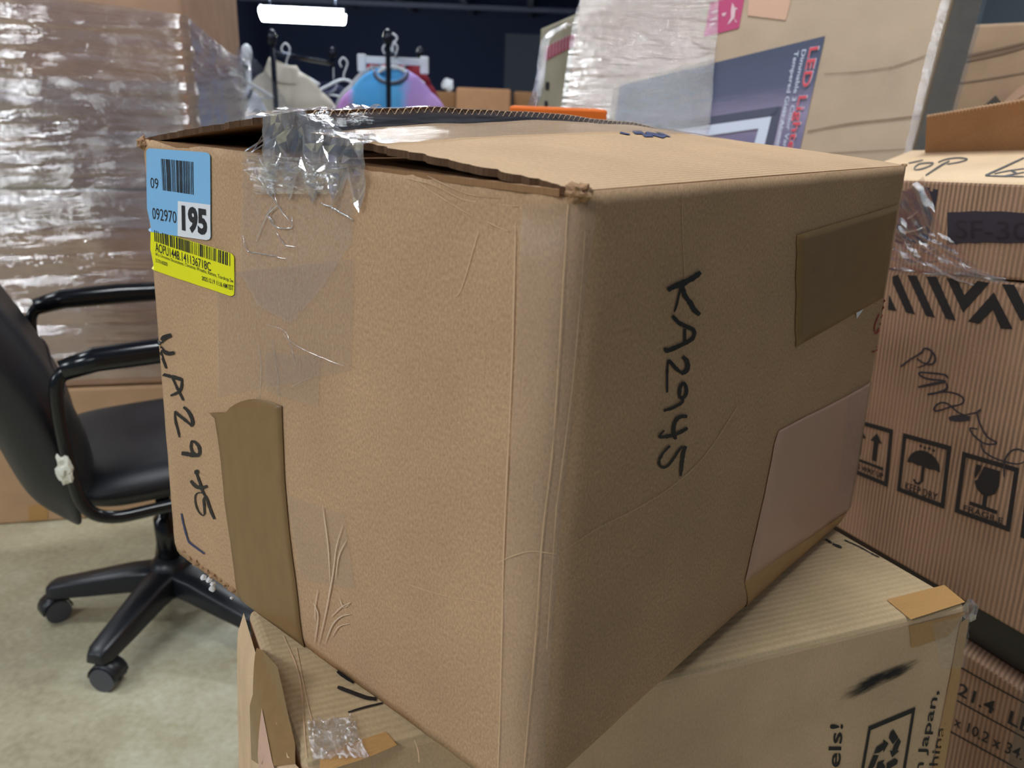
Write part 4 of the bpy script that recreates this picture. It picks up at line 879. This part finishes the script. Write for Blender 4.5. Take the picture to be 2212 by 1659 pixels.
o = mk('open_flap', [at(2140, 250, 2.0), at(2225, 168, 1.96), at(2225, 198, 1.90), at(2168, 246, 1.97)], [(0, 1, 2, 3)], M['pinkish'], tX, uvs=[(0, 0), (.1, .1), (.1, .06), (.05, 0)]); solid(o, .005, 0)

# ================================================================== left pile of wrapped cartons
cN = onz(494, 1098, 0); fdir = Vector((.97, .24, 0)).normalized(); sdir = Vector((-.18, .98, 0)).normalized()
def pile(name, z0, z1, wd, dp, mat, label, sh=0.0, group='cartons in the wrapped pile'):
    a = cN+fdir*sh-sdir*0
    q = [a-fdir*wd+Vector((0, 0, z1)), a+Vector((0, 0, z1)), a+Vector((0, 0, z0)), a-fdir*wd+Vector((0, 0, z0))]
    return carton(name, q, sdir*dp, mat, label, group=group, bv=.01)
tP, VP = pile('floor_carton', 0.0, .44, 1.15, .85, M['kraft'], 'plain tan carton standing on the floor behind the office chair', sh=-.12)
polys(quad_surf(VP[0], VP[1], VP[2], VP[3]), 'tape_patch', [[(62, 1092), (102, 1088), (103, 1122), (63, 1126)]], M['amber'], tP, .002)
pile('wrapped_carton', .445, 1.02, .98, .95, M['pinkish'], 'brown carton in the middle of the film-wrapped pile on the left')
tU, VU = pile('tall_carton', 1.025, 1.66, .98, 1.00, M['pinkish'], 'brown carton on top of the film-wrapped pile on the left', sh=.0)
SU = quad_surf(VU[0], VU[1], VU[2], VU[3])
a = cN-fdir*1.0
q = [a-fdir*.35+Vector((0, 0, 1.40)), a+Vector((0, 0, 1.40)), a+Vector((0, 0, .0)), a-fdir*.35+Vector((0, 0, .0))]
carton('dark_carton', q, sdir*.6, plain('dark_grey_board', srgb(62, 62, 70), .7), 'dark grey carton at the far left edge of the wrapped pile', bv=.01)
# film around the pile
fw = thing('stretch_wrap', 'shiny clear stretch wrap around the brown pile on the left', 'plastic wrap', (cN.x-.4, cN.y-.02, .5))
nf = Vector((fdir.y, -fdir.x, 0)); ns_ = Vector((-sdir.y*-1, -sdir.x*1, 0)); ns_ = Vector((sdir.y, -sdir.x, 0))
def wraps(z0, z1, seed, x0=-1.3, x1=1.0, h=.010):
    V = []; U = []; nx, nz = 90, 46
    for j in range(nz+1):
        for i in range(nx+1):
            s = x0+(x1-x0)*i/nx; z = z0+(z1-z0)*j/nz
            zz = z+.05*math.sin(s*2+seed)*(j/nz)+(.06*s if j > nz*.5 else 0)*0
            wv = .009*noise.noise(Vector((s*1.6, zz*26, seed)))+.005*noise.noise(Vector((s*5, zz*60, seed+4)))+.004*noise.noise(Vector((s*17, zz*24, seed+9)))
            if s < 0: p = cN+fdir*s+nf*(h+wv)
            else: p = cN+sdir*s+ns_*(h+wv)
            p = Vector((p.x, p.y, zz))
            if abs(s) < .02: p += (nf+ns_)*.004
            V.append(p); U.append((s, z))
    return mk('film_sheet', V, grid(nx, nz), M['wrap'], fw, smooth=True, uvs=U)
wraps(.47, 1.14, 1.0); wraps(.92, 1.36, 5.0, h=.016); wraps(1.16, 1.46, 9.0, h=.012)
# loose film flaring off the back corner
V = []; U = []
for j in range(15):
    for i in range(9):
        s = i/8; z = .95+.5*j/14; b = cN+sdir*(.80+.25*s)+ns_*(.015+.16*s*math.sin(math.pi*min(1, (j+1)/15))); V.append(Vector((b.x, b.y, z+.02*noise.noise(Vector((i*.6, j*.6, 2)))))); U.append((s*.4, j/14*.5))
mk('film_sheet', V, grid(8, 14), M['wrap'], fw, smooth=True, uvs=U)

# ================================================================== office chair
HUB = Vector((-.86, 1.74, 0)); CH = thing('office_chair', 'black leather office chair with tubular arms, left of the foreground box', 'chair', HUB, math.radians(35))
for k in range(5):
    a = math.radians(153+72*k); c, s = math.cos(a), math.sin(a); arm = []
    V = []; prof = [(.0, .12, .05, .06), (.10, .115, .042, .055), (.20, .10, .036, .047), (.285, .088, .031, .038), (.305, .083, .022, .026)]
    for (r, z, hw, hh) in prof:
        for (dy, dz) in ((-1, -.5), (-.8, .35), (-.45, .5), (.45, .5), (.8, .35), (1, -.5)): V.append((r*c-dy*hw*s, r*s+dy*hw*c, z+dz*hh))
    F = [(6*i+j, 6*i+(j+1) % 6, 6*i+6+(j+1) % 6, 6*i+6+j) for i in range(4) for j in range(6)]+[tuple(range(6))[::-1], tuple(range(24, 30))]
    bevel(mk('base_arm', V, F, M['plastic'], CH, smooth=True, local=True), .004)
    cx, cy = .283*c, .283*s; an = a+.7+k*.9
    ca = mk('caster', *tube_vf([(cx, cy, .088), (cx, cy, .05)], .010, 8), M['plastic'], CH, smooth=True, local=True)
    for sd in (-1, 1):
        ox, oy = -math.sin(an)*.016*sd, math.cos(an)*.016*sd
        P = [(cx+ox-math.sin(an)*.010*t+math.cos(an)*.012, cy+oy+math.cos(an)*.010*t+math.sin(an)*.012, .030) for t in (-1, 1)]
        mk('wheel', *tube_vf(P, .030, 18), M['castg'], ca, local=True)
    hd = [Vector((cx+math.cos(an)*.012+math.cos(b)*.034*math.cos(an), cy+math.sin(an)*.012+math.cos(b)*.034*math.sin(an), .032+.034*math.sin(b))) for b in [math.pi*j/8 for j in range(9)]]
    V = []
    for h in hd: V += [h+Vector((-math.sin(an), math.cos(an), 0))*.024, h-Vector((-math.sin(an), math.cos(an), 0))*.024]
    solid(mk('hood', V, [(2*j, 2*j+1, 2*j+3, 2*j+2) for j in range(8)], M['plastic'], ca, smooth=True, local=True), .003, 0)
lathe('hub', [(.05, .07), (.055, .10), (.05, .15), (.034, .17)], M['plastic'], CH); lathe('gas_lift', [(.028, .15), (.028, .28), (.018, .285), (.018, .40)], M['gloss'], CH)
bevel(bx('seat_mechanism', -.14, .12, -.08, .08, .385, .425, M['plastic'], CH), .008)
def cushion(name, f, nu, nv, mat, parent):
    V = []; U = []
    for side in (1, -1):
        for j in range(nv+1):
            for i in range(nu+1): V.append(f(i/nu*2-1, j/nv*2-1, side)); U.append((i/nu, j/nv))
    n = (nu+1)*(nv+1); g = grid(nu, nv); F = [q[::-1] for q in g]+[tuple(n+i for i in q) for q in g]
    bd = [i for i in range(nu+1)]+[j*(nu+1)+nu for j in range(1, nv+1)]+[nv*(nu+1)+i for i in range(nu-1, -1, -1)]+[j*(nu+1) for j in range(nv-1, 0, -1)]
    for p, q in zip(bd, bd[1:]+bd[:1]): F.append((p, q, n+q, n+p))
    o = mk(name, V, F, mat, parent, smooth=True, uvs=U, local=True); m = o.modifiers.new('s', 'SUBSURF'); m.levels = 1; m.render_levels = 2; return o
sq = lambda s, t, p=5: (1-min(1, (abs(s)**p+abs(t)**p)))
def seatf(s, t, side):
    rr = lambda a, b: a*(1-.10*b**4); x = .02+.245*rr(s, t); y = .245*rr(t, s); k = max(0, sq(s, t))**.5
    return (x, y, .475+side*(.045*k+.006)+(-.03*max(0, s-.6) if side > 0 else 0)+.012*(abs(t)**2)*(1 if side > 0 else 0))
cushion('seat', seatf, 14, 14, M['leather'], CH)
def backf(s, t, side):
    rr = lambda a, b: a*(1-.12*max(0, b)**4-.06*b**4); y = .25*rr(s, t)*(1-.06*t); z = .835+.425*rr(t, s); k = max(0, sq(s, t))**.5
    lean = -.205-.085*(t+1)-.035*(t+1)**2*.35+.035*math.cos((t+.55)*2.4); return (lean+.02*s*s+side*(.075*k+.008)-.03, y, z)
cushion('backrest', backf, 14, 20, M['leather'], CH)
for tz in (-.30, .25):
    P = [Vector(backf(s, tz, 1))+Vector((.001, 0, 0)) for s in [(-.86+1.72*i/16) for i in range(17)]]; tube('seam', P, .003, M['gloss'], CH, 6)
for sd in (-1, 1):
    y = .27*sd
    P = catmull([(.24, y, .45), (.25, y, .50), (.252, y, .70), (.225, y, .765), (.16, y, .785), (.0, y, .79), (-.14, y, .79), (-.19, y, .775), (-.205, y, .72), (-.20, y, .56), (-.185, y, .485), (-.14, y, .452), (-.05, y, .448), (.10, y, .448), (.20, y, .448), (.24, y, .45)], 5)
    ar = tube('armrest', P, .0135, M['gloss'], CH, 12)
    mk('arm_pad', *tube_vf([(.20, y, .778), (.15, y, .792), (0, y, .797), (-.13, y, .796), (-.19, y, .782)], lambda t: .020+.006*math.sin(math.pi*t), 12), M['gloss'], ar, smooth=True, local=True)
    tube('arm_bracket', [(.05, y, .448), (.05, y*.2, .43)], .012, M['gloss'], CH, 8)
tube('back_bracket', [(-.10, 0, .41), (-.22, 0, .42), (-.27, 0, .50), (-.27, 0, .62)], .02, M['plastic'], CH, 10)
# white tissue stuck on the chair
pt = Vector((-.86, 1.74, 0))
ts_ = ony(139, 1012, 1.365)
tg = thing('tissue', 'crumpled white tissue caught on the back of the office chair', 'tissue', ts_)
wad('paper', ts_, .020, M['tissue'], tg, 3, (.75, .5, 1.35), .8, 6)

# ================================================================== clothes racks
def rack(x, y, H, ln, label, fw=.26):
    t = thing('garment_rack', label, 'clothes rack', (x, y, 0), 0, 'garment racks')
    for yy in (0, ln):
        tube('post', [(0, yy, .06), (0, yy, H)], .013, M['post'], t, 12)
        lathe('finial', [(.014, H-.01), (.024, H+.0), (.026, H+.025), (.020, H+.05), (.006, H+.062)], M['post'], t, 14, (0, yy, 0))
        tube('foot', [(-fw, yy, .055), (fw, yy, .055)], .014, M['post'], t, 10)
        for sx in (.01-fw, fw-.01): lathe('wheel', [(.006, -.012), (.027, -.012), (.027, .012), (.006, .012)], M['castg'], t, 14, (sx, yy, .027), 'y')
    tube('rail', [(0, 0, H-.045), (0, ln, H-.045)], .012, M['metal'], t, 12); tube('lower_rail', [(0, 0, .075), (0, ln, .075)], .012, M['metal'], t, 10)
    return t
def hanger(x, y, z, label, rz=0, w=.21, mat='hanger', clips=False):
    t = thing('hanger', label, 'hanger', (x, y, z), rz)
    tube('hook', catmull([(-.012, 0, .008), (-.022, 0, .035), (0, 0, .058), (.022, 0, .035), (.012, 0, .0), (0, 0, -.03), (0, 0, -.06)], 5), .0045, M[mat], t, 8)
    tube('shoulder_bar', catmull([(-w, 0, -.135), (-w*.6, 0, -.10), (0, 0, -.058), (w*.6, 0, -.10), (w, 0, -.135)], 5), .008, M[mat], t, 8)
    tube('lower_bar', [(-w, 0, -.135), (0, 0, -.15), (w, 0, -.135)], .005, M[mat], t, 8)
    return t
def garment(name, x, y, z, mat, label, cat, sw=.23, hem=.27, ln=.66, neck='crew', dep=.055, rz=0, sleeve=.52, trim=None, group='garments on the racks'):
    """hanging top: torso shell, two sleeves, collar; z = shoulder height at the neck"""
    t = thing(name, label, cat, (x, y, z), rz, group)
    nA, nZ = 36, 22; V = []; U = []
    for j in range(nZ+1):
        s = j/nZ; zz = -s*ln
        if s < .22: k = s/.22; hw = .075+(sw-.075)*(k**.62)
        else: hw = sw+(hem-sw)*((s-.22)/.78)
        dp = dep*(.35+.65*min(1, s*5))
        for i in range(nA):
            a = 2*math.pi*i/nA; c, q = math.cos(a), math.sin(a); r = 1+.05*noise.noise(Vector((c*3, q*3, s*2.2)))
            zz2 = zz-(.045*(1-min(1, s*8))*max(0, -q)*(1 if neck == 'crew' else .3))
            V.append((hw*c*r, dp*(abs(q)**.8)*(1 if q > 0 else -1)*(1+.35*noise.noise(Vector((c*5, s*3, q)))), zz2)); U.append((.5+.5*c*hw/.27*.62, 1-s))
    F = [(j*nA+i, (j+1)*nA+i, (j+1)*nA+(i+1) % nA, j*nA+(i+1) % nA) for j in range(nZ) for i in range(nA)]
    solid(mk('torso', V, F, mat, t, smooth=True, uvs=U, local=True), .003, 1)
    for sd in (-1, 1):
        P = catmull([(sd*(sw-.075), 0, -.125), (sd*(sw-.02), 0, -.19), (sd*(sw+.03), 0, -.33), (sd*(sw+.05), -.01, -.12-sleeve)], 6)
        vv, ff = tube_vf(P, lambda q: .045+.022*min(1, q*3)-.02*q, 14); vv = [Vector((v.x, v.y*.75, v.z)) for v in vv]
        o = mk('sleeve', vv, ff, mat if trim is None else trim, t, smooth=True, local=True, uvs=[(.5+.5*v.x/.30, .5) for v in vv])
    if neck == 'crew':
        P = [(.085*math.cos(a), .05*math.sin(a), -.012-.055*max(0, -math.sin(a))) for a in [2*math.pi*i/28 for i in range(29)]]; mk('collar', *tube_vf(P, .010, 8, False), M['slate'] if trim is None else mat, t, smooth=True, local=True)
    else:
        prof = [(.105, -.05), (.088, -.01), (.076, .02), (.066, .038), (.056, .034)]; V = []; n = 28
        for r, zz in prof:
            for i in range(n): a = 2*math.pi*i/n; V.append((r*math.cos(a)*(1.05+.08*noise.noise(Vector((math.cos(a)*2, math.sin(a)*2, zz*20)))), .6*r*math.sin(a), zz-.018*math.cos(a)+.006*math.cos(2*a)))
        mk('collar', V, [(k*n+i, k*n+(i+1) % n, (k+1)*n+(i+1) % n, (k+1)*n+i) for k in range(len(prof)-1) for i in range(n)], mat, t, smooth=True, local=True)
    return t
Y1 = 4.2
k1 = ony(588, 92, Y1); k2 = ony(838, 92, Y1)
rack(k1.x, Y1, k1.z, 1.3, 'dark garment rack with the cream top hanging at its front')
rack(k2.x, Y1, k2.z, 1.3, 'dark garment rack with the tie-dye top hanging at its front')
g1 = ony(612, 150, Y1+.16)
garment('turtleneck_top', g1.x, Y1+.16, g1.z-.005, M['tee'], 'cream knitted high-neck top on the left garment rack', 'top', neck='roll', sw=.235, hem=.22, rz=-.1)
hanger(k1.x+.02, Y1+.16, k1.z-.05, 'pale hanger holding the cream high-neck top', -.1, .17)
g2 = ony(845, 150, Y1+.16)
garment('sweatshirt', g2.x, Y1+.16, g2.z+.0, M['tiedye'], 'blue and lilac tie-dye sweatshirt on the right garment rack', 'top', sw=.235, hem=.24, rz=.04)
hanger(k2.x, Y1+.16, k2.z-.045, 'clear hanger holding the tie-dye sweatshirt', .04, .16)
garment('grey_sweatshirt', g2.x-.05, Y1+.34, g2.z+.02, M['grey'], 'light grey sweatshirt hanging behind the tie-dye one', 'top', sw=.23, rz=.1)
hanger(g2.x-.05, Y1+.34, k2.z-.045, 'clear hanger holding the light grey sweatshirt', .1, .16)
g3 = ony(705, 165, Y1+.6)
garment('navy_top', g3.x-.03, Y1+.6, g3.z-.03, M['navy'], 'navy top hanging behind the cream one', 'top', sw=.21, rz=.4)
hanger(k1.x+.22, Y1+.6, k1.z-.09, 'clear hanger with the navy top', .4, .17)
g4 = ony(508, 150, Y1-.2)
rk = rack(g4.x+.015, Y1-.36, g4.z+.06, .30, 'pale garment rack post beside the wrapped pile', .09)
for c in rk.children:
    if c.name.startswith(('post', 'finial')): c.data.materials[0] = M['hanger']
garment('white_top', g4.x-.02, Y1-.2, g4.z-.08, M['wcloth'], 'white top hanging at the edge of the wrapped pile', 'top', sw=.17, hem=.2, rz=.2)
hanger(g4.x+.015, Y1-.2, g4.z+.015, 'white hanger with the white top beside the wrapped pile', .2, .15)
g5 = ony(850, 132, Y1+.75)
garment('red_top', g5.x, Y1+.75, g5.z+.01, M['rcloth'], 'dark red top at the back of the right garment rack', 'top', sw=.215, hem=.22, ln=.5)
th_ = thing('trouser_hanger', 'white wide bar hanger with square end clips behind the tie-dye sweatshirt', 'hanger', (g2.x-.005, Y1+.26, ony(840, 133, Y1+.26).z))
bx('bar', -.17, .17, -.008, .008, -.014, .022, M['hanger'], th_, .004)
for sx in (-1, 1): bx('clip', sx*.165-.022, sx*.165+.022, -.014, .014, -.055, .032, M['hanger'], th_, .006)
tube('hook', catmull([(-.012, 0, .09), (-.022, 0, .118), (0, 0, .135), (.022, 0, .115), (.0, 0, .08), (0, 0, .02)], 5), .005, M['hanger'], th_, 8)

# ================================================================== far cartons
def fcart(px0, px1, pytop, Y, dp, mat, label):
    a = ony(px0, pytop, Y); b = ony(px1, pytop-4, Y); z = a.z
    return carton('far_carton', [Vector((a.x, Y, z)), Vector((b.x, Y+.05, z)), Vector((b.x, Y+.05, 0)), Vector((a.x, Y, 0))], (0, dp, 0), mat, label, group='cartons far behind', bv=.02)
fcart(985, 1104, 188, 7.0, .7, M['far'], 'tan carton in the far background right of the tie-dye sweatshirt')
fcart(1110, 1230, 197, 7.3, .7, M['kraft_in'], 'darker brown carton in the far background, beside the narrow striped carton')
fcart(925, 984, 196, 7.5, .7, M['kraft_in'], 'brown carton corner in the far background, touching the tie-dye sleeve')
b = ony(968, 183, 7.6); tb = thing('plastic_bag', 'small clear plastic bag knot on the far brown carton', 'bag', (b.x, b.y, b.z-.04)); wad('film', b, .06, M['hanger'], tb, 2, (.8, .6, 1.0), .7, 3)
